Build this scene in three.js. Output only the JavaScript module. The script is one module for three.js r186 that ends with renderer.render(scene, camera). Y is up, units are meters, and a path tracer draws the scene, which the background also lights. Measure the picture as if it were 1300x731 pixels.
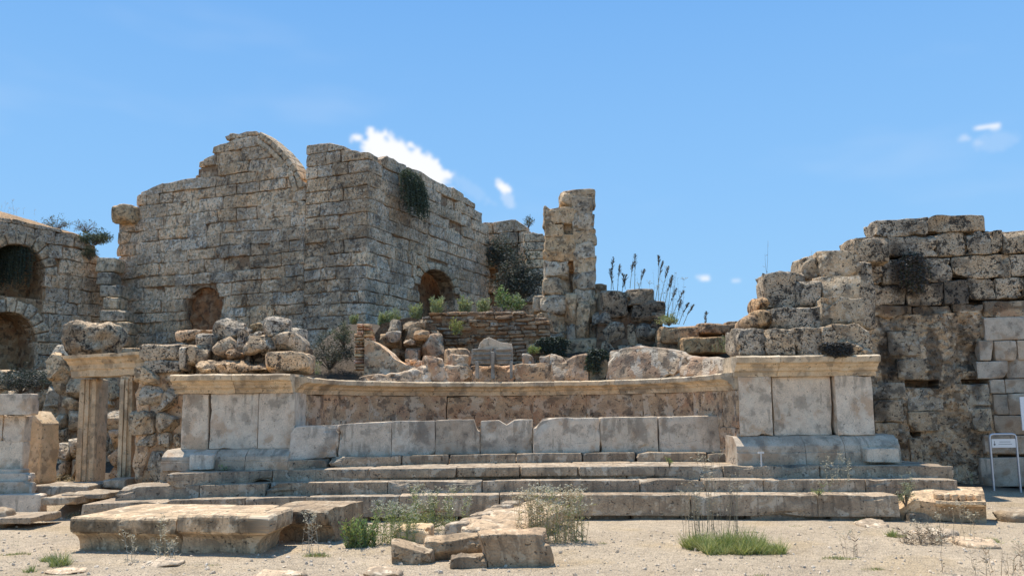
import * as THREE from 'three';
import { mergeGeometries, toCreasedNormals } from 'three/addons/utils/BufferGeometryUtils.js';

// ------------------------------------------------------------------ camera, sky, sun, exposure
const scene = new THREE.Scene();
const EYE = 1.6, FOCAL = 1100, PW = 1300, PH = 731;
const camera = new THREE.PerspectiveCamera(2 * Math.atan(PH / 2 / FOCAL) * 180 / Math.PI, PW / PH, 0.1, 2000);
camera.position.set(0, EYE, 0);
camera.rotation.order = 'YXZ';
camera.rotation.set(Math.atan((522 - PH / 2) / FOCAL), 0, -0.009);
camera.updateMatrixWorld();
const renderer = new THREE.WebGLRenderer({ antialias: true });
renderer.setSize(1024, 575);
renderer.toneMapping = THREE.LinearToneMapping;
renderer.toneMappingExposure = 1.25;
renderer.shadowMap.enabled = true;

const SUN_AZ = 40 * Math.PI / 180, SUN_EL = 69 * Math.PI / 180;
const sunDir = new THREE.Vector3(-Math.sin(SUN_AZ) * Math.cos(SUN_EL), Math.sin(SUN_EL), -Math.cos(SUN_AZ) * Math.cos(SUN_EL));
const sun = new THREE.DirectionalLight(new THREE.Color(1.0, 0.945, 0.85), 4.8);
sun.position.set(0, 0, -18).addScaledVector(sunDir, 70);
sun.target.position.set(0, 0, -18);
sun.castShadow = true;
sun.shadow.mapSize.set(4096, 4096);
Object.assign(sun.shadow.camera, { left: -40, right: 40, top: 40, bottom: -40, near: 1, far: 160 });
sun.shadow.radius = 1;
sun.shadow.bias = -0.0006;
scene.add(sun, sun.target);

// ------------------------------------------------------------------ numbers: seeded random, noise
function rng(seed) {
  let a = (seed * 2654435761) >>> 0;
  return () => { a = (a + 0x6D2B79F5) | 0; let t = Math.imul(a ^ (a >>> 15), 1 | a); t = (t + Math.imul(t ^ (t >>> 7), 61 | t)) ^ t; return ((t ^ (t >>> 14)) >>> 0) / 4294967296; };
}
const R0 = rng(7);
const PERM = new Uint8Array(1024);
{ const p = [...Array(256).keys()]; for (let i = 255; i > 0; i--) { const j = Math.floor(R0() * (i + 1)); [p[i], p[j]] = [p[j], p[i]]; } for (let i = 0; i < 1024; i++) PERM[i] = p[i & 255]; }
const GX = new Float32Array(256), GY = new Float32Array(256), GZ = new Float32Array(256);
for (let i = 0; i < 256; i++) { const z = R0() * 2 - 1, a = R0() * 6.2832, s = Math.sqrt(1 - z * z); GX[i] = s * Math.cos(a); GY[i] = s * Math.sin(a); GZ[i] = z; }
const fade = (t) => t * t * t * (t * (t * 6 - 15) + 10);
function noise(x, y, z) {
  const X = Math.floor(x), Y = Math.floor(y), Z = Math.floor(z);
  x -= X; y -= Y; z -= Z;
  const u = fade(x), v = fade(y), w = fade(z), i = X & 255, j = Y & 255, k = Z & 255;
  const g = (a, b, c) => { const h = PERM[PERM[PERM[(i + a) & 255] + ((j + b) & 255)] + ((k + c) & 255)]; return GX[h] * (x - a) + GY[h] * (y - b) + GZ[h] * (z - c); };
  const a0 = g(0, 0, 0), a1 = g(1, 0, 0), b0 = g(0, 1, 0), b1 = g(1, 1, 0), c0 = g(0, 0, 1), c1 = g(1, 0, 1), d0 = g(0, 1, 1), d1 = g(1, 1, 1);
  const p = a0 + u * (a1 - a0), q = b0 + u * (b1 - b0), r = c0 + u * (c1 - c0), s = d0 + u * (d1 - d0);
  const e = p + v * (q - p), f = r + v * (s - r);
  return (e + w * (f - e)) * 1.55;
}
function fbm(x, y, z, o = 3) { let s = 0, a = 1, t = 0; for (let i = 0; i < o; i++) { s += a * noise(x, y, z); t += a; a *= 0.52; x = x * 2.03 + 11.3; y = y * 2.03 + 4.7; z = z * 2.03 + 7.9; } return s / t; }
const G2 = new Float32Array(512); for (let i = 0; i < 256; i++) { const a = R0() * 6.2832; G2[2 * i] = Math.cos(a); G2[2 * i + 1] = Math.sin(a); }
function tile(x, y, per, seed) {                                   // gradient noise that repeats after per cells, x and y in 0..1
  x *= per; y *= per; const X = Math.floor(x), Y = Math.floor(y); x -= X; y -= Y;
  const u = fade(x), v = fade(y), X0 = X % per, X1 = (X + 1) % per, Y0 = Y % per, Y1 = (Y + 1) % per;
  const g = (i, j, a, b) => { const h = PERM[PERM[(i + seed * 17) & 255] + ((j + seed * 5) & 255)] * 2; return G2[h] * a + G2[h + 1] * b; };
  const p = g(X0, Y0, x, y), q = g(X1, Y0, x - 1, y), r = g(X0, Y1, x, y - 1), s = g(X1, Y1, x - 1, y - 1);
  const e = p + u * (q - p), f = r + u * (s - r);
  return (e + v * (f - e)) * 1.5;
}
function tfbm(x, y, per, o, seed) { let s = 0, a = 1, t = 0; for (let i = 0; i < o; i++) { s += a * tile(x, y, per, seed + i); t += a; a *= 0.55; per *= 2; } return s / t; }
function rag(x, y, per, o, seed) { let s = 0, a = 1, t = 0; for (let i = 0; i < o; i++) { s += a * tile(x, y, per, seed + i); t += a; a *= 0.8; per = Math.round(per * 1.9); } return s / t; }   // ragged outlines
function cells(x, y, per, seed) {                                  // distance to the closest scattered point, in cells
  x *= per; y *= per; const X = Math.floor(x), Y = Math.floor(y); let best = 9, id = 0;
  for (let j = -1; j <= 1; j++) for (let i = -1; i <= 1; i++) {
    const a = (X + i + per) % per, b = (Y + j + per) % per, h = PERM[PERM[(a + seed * 31) & 255] + ((b + seed * 13 + (a >> 8) * 7 + (b >> 8) * 11) & 255)], k = PERM[h + 91];
    const dx = X + i + h / 255 - x, dy = Y + j + k / 255 - y, d = dx * dx + dy * dy;
    if (d < best) { best = d; id = PERM[k + 33]; }
  }
  return [Math.sqrt(best), id / 255];
}
const clamp = (x, a = 0, b = 1) => Math.min(b, Math.max(a, x)), mix = (a, b, t) => a + (b - a) * t;
const sstep = (a, b, x) => { const t = clamp((x - a) / (b - a)); return t * t * (3 - 2 * t); };
const lerpTable = (t, x) => { if (x <= t[0][0]) return t[0][1]; for (let i = 1; i < t.length; i++) if (x <= t[i][0]) { const [a, p] = t[i - 1], [b, q] = t[i]; return p + (q - p) * (x - a) / (b - a || 1); } return t[t.length - 1][1]; };
const V3 = (x, y, z) => new THREE.Vector3(x, y, z);

// ------------------------------------------------------------------ surveying: sight lines from the tripod to points at a known distance
function sight(px, py) { const v = V3((px - PW / 2) / FOCAL, -(py - PH / 2) / FOCAL, -1).applyQuaternion(camera.quaternion); return v.multiplyScalar(-1 / v.z); }
function at(px, py, d) { const v = sight(px, py); return V3(v.x * d, EYE + v.y * d, -d); }
function level(px, py, y) { const v = sight(px, py); return at(px, py, (y - EYE) / v.y); }

// ------------------------------------------------------------------ the sky: blue gradient, a few small white clouds
{
  const w = 2048, h = 1024, data = new Float32Array(w * h * 4);
  const lin = (c) => c.map((v) => { v /= 255; return v <= 0.04045 ? v / 12.92 : Math.pow((v + 0.055) / 1.055, 2.4); });
  const stops = [[-90, lin([150, 150, 150])], [-3, lin([160, 190, 215])], [0, lin([176, 217, 250])], [6, lin([158, 209, 252])], [14, lin([143, 198, 251])], [27, lin([120, 179, 243])], [50, lin([96, 160, 230])], [90, lin([80, 142, 216])]];
  const col = (e) => { for (let i = 1; i < stops.length; i++) if (e <= stops[i][0]) { const t = (e - stops[i - 1][0]) / (stops[i][0] - stops[i - 1][0]); return stops[i - 1][1].map((v, k) => mix(v, stops[i][1][k], t)); } return stops[stops.length - 1][1]; };
  // clouds: centre, half width, half height (degrees), density
  const clouds = [[512, 205, 3.0, 1.35, 1.5, 0.42], [484, 196, 1.2, 0.7, 1.1, 0.1], [541, 214, 1.3, 1.0, 1.1, 0.5], [640, 239, 0.5, 0.42, 1.0, 0.5], [633, 232, 0.3, 0.3, 0.6, 0.4], [645, 252, 0.45, 0.6, 0.3, 0.7], [1249, 162, 0.5, 0.13, 0.95, 0], [1262, 161, 0.42, 0.13, 0.95, 0], [1224, 175, 0.35, 0.22, 0.35, 0.2], [1243, 181, 0.35, 0.16, 0.3, 0], [1262, 180, 1.3, 0.6, 0.12, 0], [893, 353, 0.5, 0.12, 0.85, 0.05], [934, 356, 0.26, 0.14, 0.5, 0], [590, 235, 2.0, 0.5, 0.1, 0.6]]
    .map(([px, py, hw, hh, k, tilt]) => { const v = sight(px, py).normalize(); return [Math.atan2(v.x, -v.z) * 57.2958, Math.asin(v.y) * 57.2958, hw, hh, k, tilt]; });
  for (let j = 0; j < h; j++) {
    const el = ((j + 0.5) / h - 0.5) * 180, base = col(el);
    for (let i = 0; i < w; i++) {
      const a = ((i + 0.5) / w - 0.5) * 2 * Math.PI, x = Math.cos(a), z = Math.sin(a), az = Math.atan2(x, -z) * 57.2958;
      let r = base[0], g = base[1], b = base[2], k = 0;
      if (el > 2 && el < 30 && Math.abs(az) < 40) {
        for (const [ca, ce, hw, hh, dens, tilt] of clouds) {
          const dx = (az - ca), dy = (el - ce) + tilt * dx, q = (dx / hw) ** 2 + (dy / hh) ** 2;
          if (q < 5) k = Math.max(k, dens * sstep(0.0, 0.5, 0.85 - q * 0.75 + 1.1 * fbm(az * 1.9, el * 2.3, dens * 9, 6)));
        }
        k = Math.max(k, 0.10 * sstep(0.1, 0.7, fbm(az * 0.06, el * 0.2, 3.3, 4)));
      }
      k = Math.min(1, k);
      const o = (j * w + i) * 4;
      data[o] = mix(r, 0.98, k) / 1.25; data[o + 1] = mix(g, 1.0, k) / 1.25; data[o + 2] = mix(b, 1.04, k) / 1.25; data[o + 3] = 1;
    }
  }
  const t = new THREE.DataTexture(data, w, h, THREE.RGBAFormat, THREE.FloatType);
  t.mapping = THREE.EquirectangularReflectionMapping; t.magFilter = t.minFilter = THREE.LinearFilter; t.wrapS = THREE.RepeatWrapping; t.needsUpdate = true;
  scene.background = t; scene.environment = t;
}

// ------------------------------------------------------------------ surface textures (colour and relief only)
const toSRGB = (v) => 255 * clamp(v <= 0.0031308 ? v * 12.92 : 1.055 * Math.pow(v, 1 / 2.4) - 0.055);
function makeMaps(size, fn) {                                      // fn(u, v) -> [r, g, b (linear), height 0..1]
  const c = new Uint8Array(size * size * 4), b = new Uint8Array(size * size * 4);
  for (let j = 0; j < size; j++) for (let i = 0; i < size; i++) {
    const [r, g, bl, h] = fn((i + 0.5) / size, (j + 0.5) / size), o = (j * size + i) * 4, k = 255 * clamp(h);
    c[o] = toSRGB(r * 1.04); c[o + 1] = toSRGB(g * 0.975); c[o + 2] = toSRGB(bl * 0.87); c[o + 3] = 255;
    b[o] = b[o + 1] = b[o + 2] = k; b[o + 3] = 255;
  }
  const tex = (d, srgb) => { const t = new THREE.DataTexture(d, size, size); t.wrapS = t.wrapT = THREE.RepeatWrapping; t.magFilter = THREE.LinearFilter; t.minFilter = THREE.LinearMipmapLinearFilter; t.generateMipmaps = true; if (srgb) t.colorSpace = THREE.SRGBColorSpace; t.needsUpdate = true; return t; };
  return [tex(c, true), tex(b, false)];
}
function stoneMat(size, metres, bumpM, fn, rough = 0.95) {
  const [map, bump] = makeMaps(size, fn);
  map.repeat.set(1 / metres, 1 / metres); bump.repeat.set(1 / metres, 1 / metres);
  return new THREE.MeshStandardMaterial({ map, bumpMap: bump, bumpScale: bumpM, roughness: rough, metalness: 0, vertexColors: true });
}
const blend = (a, b, t) => [mix(a[0], b[0], t), mix(a[1], b[1], t), mix(a[2], b[2], t)];
const times = (a, k) => [a[0] * k, a[1] * k, a[2] * k];
const M = {};
// weathered limestone of the far walls: one wide texture that runs over whole walls; grey-tan, black and white lichen, rusty patches
M.tower = stoneMat(2048, 7.5, 0.05, (u, v) => {
  const big = tfbm(u, v, 6, 4, 1), mid = tfbm(u, v, 48, 4, 2), fine = tfbm(u, v, 260, 2, 3);
  let c = times([0.6, 0.452, 0.315], 1 + 0.22 * big + 0.5 * mid + 0.6 * fine);
  c = blend(c, [0.55, 0.35, 0.19], 0.45 * sstep(0.1, 0.35, tfbm(u, v, 14, 4, 4)));
  const l1 = tfbm(u, v, 16, 5, 5), zone = 0.5 + 0.5 * sstep(-0.2, 0.25, big);
  c = blend(c, [0.1, 0.09, 0.08], 0.7 * zone * sstep(0.05, 0.17, rag(u, v, 18, 5, 5) * 1.25 + 0.1 * l1));
  c = blend(c, [0.7, 0.66, 0.58], 0.6 * sstep(0.14, 0.26, tfbm(u, v, 60, 3, 6) + 0.3 * fine));
  const pit = sstep(0.24, 0.3, rag(u, v, 80, 3, 7));
  c = blend(c, [0.05, 0.042, 0.035], 0.8 * pit);
  return [...c, 0.55 + 0.35 * mid + 0.3 * fine - 0.5 * pit];
});
// the same stone seen close
M.ashlar = stoneMat(1024, 2.6, 0.035, (u, v) => {
  const big = tfbm(u, v, 5, 4, 1), mid = tfbm(u, v, 20, 5, 2), fine = tfbm(u, v, 120, 3, 3);
  let c = times([0.6, 0.47, 0.33], 1 + 0.25 * big + 0.46 * mid + 0.5 * fine);
  c = blend(c, [0.55, 0.35, 0.19], 0.45 * sstep(0.1, 0.36, tfbm(u, v, 7, 4, 4)));
  c = blend(c, [0.11, 0.1, 0.085], 0.7 * sstep(0.06, 0.2, tfbm(u, v, 10, 5, 5) + 0.4 * fine));
  c = blend(c, [0.68, 0.63, 0.54], 0.55 * sstep(0.16, 0.27, tfbm(u, v, 26, 4, 6) + 0.25 * fine));
  const pit = sstep(0.23, 0.29, rag(u, v, 30, 4, 7) + 0.2 * tfbm(u, v, 6, 3, 8));
  c = blend(c, [0.05, 0.042, 0.035], 0.8 * pit);
  return [...c, 0.55 + 0.35 * mid + 0.25 * fine - 0.5 * pit];
});
// coarse travertine with ragged black holes
M.pitted = stoneMat(1024, 2.4, 0.05, (u, v) => {
  const big = tfbm(u, v, 4, 4, 11), mid = tfbm(u, v, 18, 4, 12), fine = tfbm(u, v, 110, 3, 13);
  let c = times([0.6, 0.475, 0.345], 1 + 0.22 * big + 0.4 * mid + 0.5 * fine);
  c = blend(c, [0.5, 0.34, 0.2], 0.4 * sstep(0.1, 0.4, tfbm(u, v, 6, 4, 14)));
  c = blend(c, [0.15, 0.135, 0.115], 0.66 * sstep(0.08, 0.22, tfbm(u, v, 7, 5, 15) + 0.25 * fine));
  c = blend(c, [0.7, 0.64, 0.55], 0.4 * sstep(0.16, 0.28, tfbm(u, v, 22, 4, 19)));
  const zone = sstep(-0.3, 0.3, tfbm(u, v, 7, 3, 16));
  const pit = Math.max(sstep(0.1, 0.16, rag(u, v, 24, 5, 17) + 0.26 * zone - 0.2), sstep(0.27, 0.33, rag(u, v, 70, 3, 18)));
  c = blend(c, [0.035, 0.03, 0.025], 0.9 * pit);
  return [...c, 0.62 + 0.25 * mid + 0.2 * fine - 0.6 * pit];
});
// dressed pale marble with rusty and grey stains
M.marble = stoneMat(1024, 2.6, 0.014, (u, v) => {
  const big = tfbm(u, v, 3, 5, 21), mid = tfbm(u, v, 16, 5, 22), fine = tfbm(u, v, 128, 3, 23);
  let c = times([0.69, 0.585, 0.475], 1 + 0.18 * big + 0.28 * mid + 0.34 * fine);
  c = blend(c, [0.48, 0.31, 0.19], 0.62 * sstep(0.06, 0.28, tfbm(u, v, 5, 6, 24) + 0.2 * fine));
  c = blend(c, [0.25, 0.22, 0.185], 0.6 * sstep(0.1, 0.28, tfbm(u, v, 7, 6, 25) + 0.2 * fine));
  c = blend(c, [0.72, 0.65, 0.55], 0.5 * sstep(0.1, 0.24, tfbm(u, v, 9, 5, 27)));
  const run = tfbm((u * 6) % 1, v, 4, 4, 29) + 0.25 * mid; c = blend(c, [0.22, 0.19, 0.155], 0.5 * sstep(0.1, 0.34, run) * sstep(-0.05, 0.25, tfbm(u, v, 3, 3, 20)));
  const pit = sstep(0.34, 0.4, rag(u, v, 40, 4, 28)), crack = 1 - sstep(0.0, 0.012, Math.abs(tfbm(u, v, 4, 5, 26)));
  c = blend(c, [0.14, 0.11, 0.085], 0.6 * pit); c = blend(c, [0.22, 0.17, 0.13], 0.4 * crack);
  return [...c, 0.6 + 0.2 * mid + 0.2 * fine - 0.35 * pit - 0.2 * crack];
});
// honey coloured cornice stone
M.honey = stoneMat(1024, 2.4, 0.018, (u, v) => {
  const big = tfbm(u, v, 4, 4, 31), mid = tfbm(u, v, 18, 5, 32), fine = tfbm(u, v, 110, 3, 33);
  let c = times([0.63, 0.505, 0.36], 1 + 0.2 * big + 0.28 * mid + 0.25 * fine);
  c = blend(c, [0.28, 0.24, 0.195], 0.7 * sstep(0.04, 0.22, tfbm(u, v, 7, 6, 34) + 0.25 * fine));
  c = blend(c, [0.72, 0.63, 0.5], 0.5 * sstep(0.12, 0.26, tfbm(u, v, 10, 5, 35)));
  const pit = sstep(0.3, 0.36, rag(u, v, 30, 4, 36));
  c = blend(c, [0.1, 0.08, 0.06], 0.7 * pit);
  return [...c, 0.6 + 0.25 * mid + 0.25 * fine - 0.4 * pit];
});
// worn step stone: grey-beige with dark stains
M.step = stoneMat(1024, 3.0, 0.02, (u, v) => {
  const big = tfbm(u, v, 4, 4, 41), mid = tfbm(u, v, 22, 5, 42), fine = tfbm(u, v, 128, 3, 43);
  let c = times([0.4, 0.315, 0.23], 1 + 0.2 * big + 0.42 * mid + 0.5 * fine);
  c = blend(c, [0.17, 0.14, 0.11], 0.6 * sstep(0.04, 0.26, tfbm(u, v, 8, 6, 44) + 0.25 * fine));
  c = blend(c, [0.64, 0.57, 0.47], 0.55 * sstep(0.13, 0.26, tfbm(u, v, 14, 5, 45)));
  const run = tfbm((u * 8) % 1, v, 4, 4, 47) + 0.25 * mid; c = blend(c, [0.12, 0.1, 0.08], 0.45 * sstep(0.1, 0.3, run));
  const pit = sstep(0.3, 0.36, rag(u, v, 36, 4, 46));
  c = blend(c, [0.06, 0.05, 0.04], 0.75 * pit);
  return [...c, 0.6 + 0.28 * mid + 0.25 * fine - 0.45 * pit];
});
// reddish plastered rubble
M.plaster = stoneMat(1024, 2.8, 0.035, (u, v) => {
  const big = tfbm(u, v, 4, 4, 51), mid = tfbm(u, v, 20, 5, 52), fine = tfbm(u, v, 110, 3, 53);
  let c = times([0.52, 0.375, 0.25], 1 + 0.25 * big + 0.38 * mid + 0.32 * fine);
  c = blend(c, [0.44, 0.24, 0.145], 0.5 * sstep(0.05, 0.3, tfbm(u, v, 5, 5, 54)));
  c = blend(c, [0.66, 0.57, 0.46], 0.7 * sstep(0.05, 0.18, tfbm(u, v, 9, 6, 55) + 0.15 * fine));
  c = blend(c, [0.14, 0.11, 0.085], 0.7 * sstep(0.1, 0.24, tfbm(u, v, 11, 6, 56) + 0.2 * fine));
  const pit = sstep(0.25, 0.31, rag(u, v, 28, 4, 57));
  c = blend(c, [0.06, 0.045, 0.035], 0.75 * pit);
  return [...c, 0.55 + 0.35 * mid + 0.25 * fine - 0.45 * pit];
});
// earth and dust with grit
M.ground = stoneMat(1024, 2.6, 0.03, (u, v) => {
  const big = tfbm(u, v, 3, 4, 61), mid = tfbm(u, v, 24, 4, 62), fine = tfbm(u, v, 170, 3, 63);
  let c = times([0.42, 0.345, 0.258], 1 + 0.2 * big + 0.34 * mid + 0.85 * fine);
  const [d, id] = cells(u, v, 120, 8), grit = (1 - sstep(0.2, 0.4, d)) * (id > 0.45 ? 1 : 0);
  c = blend(c, id > 0.75 ? [0.66, 0.57, 0.46] : [0.3, 0.24, 0.17], 0.55 * grit);
  return [...c, 0.4 + 0.2 * mid + 0.25 * fine + 0.35 * grit];
});
M.earth = stoneMat(512, 1.8, 0.05, (u, v) => {
  const big = tfbm(u, v, 4, 4, 71), mid = tfbm(u, v, 16, 4, 72), fine = tfbm(u, v, 80, 3, 73);
  let c = times([0.24, 0.175, 0.115], 1 + 0.3 * big + 0.4 * mid + 0.4 * fine);
  const [d, id] = cells(u, v, 30, 9), grit = 1 - sstep(0.2, 0.4, d);
  c = blend(c, id > 0.6 ? [0.42, 0.34, 0.25] : [0.09, 0.07, 0.05], 0.6 * grit);
  return [...c, 0.4 + 0.3 * mid + 0.25 * fine + 0.3 * grit];
});
const plain = (r, g, b, rough, metal = 0) => new THREE.MeshStandardMaterial({ color: new THREE.Color().setRGB(r, g, b), roughness: rough, metalness: metal });
M.leaf = new THREE.MeshPhysicalMaterial({ vertexColors: true, roughness: 0.9, transmission: 0.35, thickness: 0, side: THREE.DoubleSide });
M.stalk = new THREE.MeshStandardMaterial({ vertexColors: true, roughness: 0.9, side: THREE.DoubleSide });

// ------------------------------------------------------------------ objects: things, parts, names
const taken = new Map();
function numbered(name) { const n = taken.get(name) ?? 0; taken.set(name, n + 1); return n ? `${name}_${String(n).padStart(3, '0')}` : name; }
function tag(o, label, category, group, kind) { o.userData = {}; if (label) o.userData.label = label; if (category) o.userData.category = category; if (group) o.userData.group = group; if (kind) o.userData.kind = kind; return o; }
function thing(name, label, category, p, group) { const o = new THREE.Group(); o.name = numbered(name); o.position.copy(p); scene.add(o); return tag(o, label, category, group, 'thing'); }
const rootOf = (o) => { while (o.parent && o.parent !== scene) o = o.parent; return o; };
function part(name, geo, mat, parent) {                            // geometry comes in scene metres; every part keeps its thing's origin
  const p = rootOf(parent).position; geo.translate(-p.x, -p.y, -p.z);
  const m = new THREE.Mesh(geo, mat); m.name = name; parent.add(m); return m;
}
function setting(name, geo, mat) { const m = new THREE.Mesh(geo, mat); m.name = numbered(name); m.userData = { kind: 'structure' }; scene.add(m); return m; }
function whole(name, label, category, geo, mat, p, group) { geo.translate(-p.x, -p.y, -p.z); const m = new THREE.Mesh(geo, mat); m.name = numbered(name); m.position.copy(p); scene.add(m); return tag(m, label, category, group, 'thing'); }

// ------------------------------------------------------------------ one stone: a rounded, worn, uneven block bent through place(a, b, c) with a, b, c in -1..1
const lattice = new Map();
function latticeOf(n) {
  if (lattice.has(n)) return lattice.get(n);
  const pts = [], keys = new Map(), uniq = [], idx = [], axis = [];
  const ease = (i) => { const t = i / n * 2 - 1; return Math.sign(t) * (1 - Math.pow(1 - Math.abs(t), 2.3)); };
  const faces = [[0, 1, 2, 1], [0, 1, 2, -1], [1, 2, 0, 1], [1, 2, 0, -1], [2, 0, 1, 1], [2, 0, 1, -1]];
  for (const [a, b, f, s] of faces) {
    const start = pts.length;
    for (let j = 0; j <= n; j++) for (let i = 0; i <= n; i++) {
      const p = [0, 0, 0], q = [0, 0, 0]; p[a] = ease(i); p[b] = ease(j); p[f] = s; q[a] = i; q[b] = j; q[f] = s > 0 ? n : 0;
      const k = q.join(); if (!keys.has(k)) keys.set(k, keys.size);
      pts.push(p); uniq.push(keys.get(k)); axis.push(f);
    }
    for (let j = 0; j < n; j++) for (let i = 0; i < n; i++) {
      const o = start + j * (n + 1) + i, w = n + 1;
      if (s > 0) idx.push(o, o + 1, o + w + 1, o, o + w + 1, o + w); else idx.push(o, o + w + 1, o + 1, o, o + w, o + w + 1);
    }
  }
  const L = { pts, uniq, idx, axis, count: keys.size }; lattice.set(n, L); return L;
}
let stoneCount = 0;
function stoneGeo(place, half, { n = 5, p = 11, amp = 0.02, freq = 2.2, tint = [1, 1, 1], paint = null, chip = 0.5, run = null, cuts = 0 } = {}) {
  const L = latticeOf(n), N = L.pts.length, pos = new Float32Array(N * 3), uv = new Float32Array(N * 2), col = new Float32Array(N * 3), nor = new Float32Array(N * 3);
  const seed = ++stoneCount * 0.737, off = [seed * 3.1 % 17, seed * 5.3 % 13], v = V3(), o = place(0, 0, 0);
  const rc = rng(stoneCount + 77), planes = []; for (let k = 0; k < cuts; k++) { const q = V3(rc() - 0.5, rc() - 0.5, rc() - 0.35).normalize(), reach = Math.abs(q.x) + Math.abs(q.y) + Math.abs(q.z); planes.push([q.x, q.y, q.z, mix(p < 6 ? 0.74 : 0.72 * reach, p < 6 ? 1.0 : 0.9 * reach, rc())]); }
  const cu = new Float32Array(L.count * 3), done = new Uint8Array(L.count), fd = (x) => Math.pow(Math.abs(x), p);
  for (let i = 0; i < N; i++) {
    const k = L.uniq[i], [a, b, c] = L.pts[i];
    if (!done[k]) {
      done[k] = 1;
      const s = 1 / Math.pow(fd(a) + fd(b) + fd(c), 1 / p);
      let x = a * s, y = b * s, z = c * s; for (const [nx, ny, nz, off] of planes) { const e = nx * x + ny * y + nz * z - off; if (e > 0) { x -= nx * e; y -= ny * e; z -= nz * e; } }
      const q = place(x, y, z);
      const e = fbm(q.x * freq + seed, q.y * freq, q.z * freq - seed, 3), ch = chip * Math.max(0, noise(q.x * freq * 1.3 + 9, q.y * freq * 1.3 + seed, q.z * freq * 1.3) - 0.25) * (Math.abs(x) + Math.abs(y) + Math.abs(z) > 2.2 ? 3 : 0.4);
      const g = amp * (e * 1.3 - ch);
      x *= 1 + g / half[0]; y *= 1 + g / half[1]; z *= 1 + g / half[2];
      v.copy(place(x, y, z)); cu[3 * k] = v.x; cu[3 * k + 1] = v.y; cu[3 * k + 2] = v.z;
    }
    pos[3 * i] = cu[3 * k]; pos[3 * i + 1] = cu[3 * k + 1]; pos[3 * i + 2] = cu[3 * k + 2];
    const f = L.axis[i], A = a * half[0], B = b * half[1], C = c * half[2];
    if (run) { uv[2 * i] = run[0] + (f === 0 ? C : A); uv[2 * i + 1] = run[1] + (f === 1 ? C : B); } else { uv[2 * i] = off[0] + (f === 0 ? C : A); uv[2 * i + 1] = off[1] + (f === 1 ? C : B); }
  }
  const acc = new Float32Array(L.count * 3), e1 = V3(), e2 = V3();
  for (let t = 0; t < L.idx.length; t += 3) {
    const [i, j, k] = [L.idx[t], L.idx[t + 1], L.idx[t + 2]];
    e1.set(pos[3 * j] - pos[3 * i], pos[3 * j + 1] - pos[3 * i + 1], pos[3 * j + 2] - pos[3 * i + 2]);
    e2.set(pos[3 * k] - pos[3 * i], pos[3 * k + 1] - pos[3 * i + 1], pos[3 * k + 2] - pos[3 * i + 2]); e1.cross(e2);
    for (const q of [i, j, k]) { const u = L.uniq[q] * 3; acc[u] += e1.x; acc[u + 1] += e1.y; acc[u + 2] += e1.z; }
  }
  for (let i = 0; i < N; i++) {
    const u = L.uniq[i] * 3, l = Math.hypot(acc[u], acc[u + 1], acc[u + 2]) || 1;
    nor[3 * i] = acc[u] / l; nor[3 * i + 1] = acc[u + 1] / l; nor[3 * i + 2] = acc[u + 2] / l;
    const k = paint ? paint(pos[3 * i], pos[3 * i + 1], pos[3 * i + 2]) : [1, 1, 1];
    for (let c = 0; c < 3; c++) col[3 * i + c] = tint[c] * k[c];
  }
  const g = new THREE.BufferGeometry();
  g.setAttribute('position', new THREE.BufferAttribute(pos, 3)); g.setAttribute('normal', new THREE.BufferAttribute(nor, 3));
  g.setAttribute('uv', new THREE.BufferAttribute(uv, 2)); g.setAttribute('color', new THREE.BufferAttribute(col, 3)); g.setIndex(L.idx);
  const det = V3().subVectors(place(1, 0, 0), o).cross(V3().subVectors(place(0, 1, 0), o)).dot(V3().subVectors(place(0, 0, 1), o));
  if (det < 0) { const a = g.index.array; for (let t = 0; t < a.length; t += 3) { const s = a[t + 1]; a[t + 1] = a[t + 2]; a[t + 2] = s; } for (let i = 0; i < nor.length; i++) nor[i] = -nor[i]; }
  const G = g.toNonIndexed(), gp = G.attributes.position, gn = G.attributes.normal, f1 = V3(), f2 = V3(), f0 = V3();   // broken edges stay sharp, worn faces smooth
  for (let i = 0; i < gp.count; i += 3) { f0.fromBufferAttribute(gp, i); f1.fromBufferAttribute(gp, i + 1).sub(f0); f2.fromBufferAttribute(gp, i + 2).sub(f0); f1.cross(f2).normalize(); for (let k = 0; k < 3; k++) if (gn.getX(i + k) * f1.x + gn.getY(i + k) * f1.y + gn.getZ(i + k) * f1.z < 0.9) gn.setXYZ(i + k, f1.x, f1.y, f1.z); }
  return G;
}
const tones = (r, warm = 0.06, light = 0.14) => { const k = 1 + (r() - 0.5) * 2 * light, w = (r() - 0.5) * 2 * warm; return [k * (1 + w), k, k * (1 - w * 1.3)]; };
// black lichen in patches with ragged outlines
const lichen = (scale, from, depth, tint = [0.42, 0.42, 0.44], seed = 0) => (x, y, z) => { const k = depth * sstep(from, from + 0.1, fbm(x * scale + seed, y * scale * 1.2, z * scale, 4) + 0.12 * noise(x * 9, y * 9, z * 9)); return [mix(1, tint[0], k), mix(1, tint[1], k), mix(1, tint[2], k)]; };

// a free block: centre, half sizes, turn about y, then lean
function blockGeo(c, half, turn = 0, lean = [0, 0], o = {}) {
  const e = new THREE.Euler(lean[0], turn, lean[1], 'YXZ'), m = new THREE.Matrix4().makeRotationFromEuler(e), t = o.taper ?? 0, sh = o.warp;
  const v = V3();
  return stoneGeo((a, b, z) => { const k = 1 - t * b * 0.5; v.set(a * half[0] * k, b * half[1], z * half[2] * k); if (sh) sh(v, a, b, z); return V3().copy(v).applyMatrix4(m).add(c); }, half, o);
}
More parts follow.
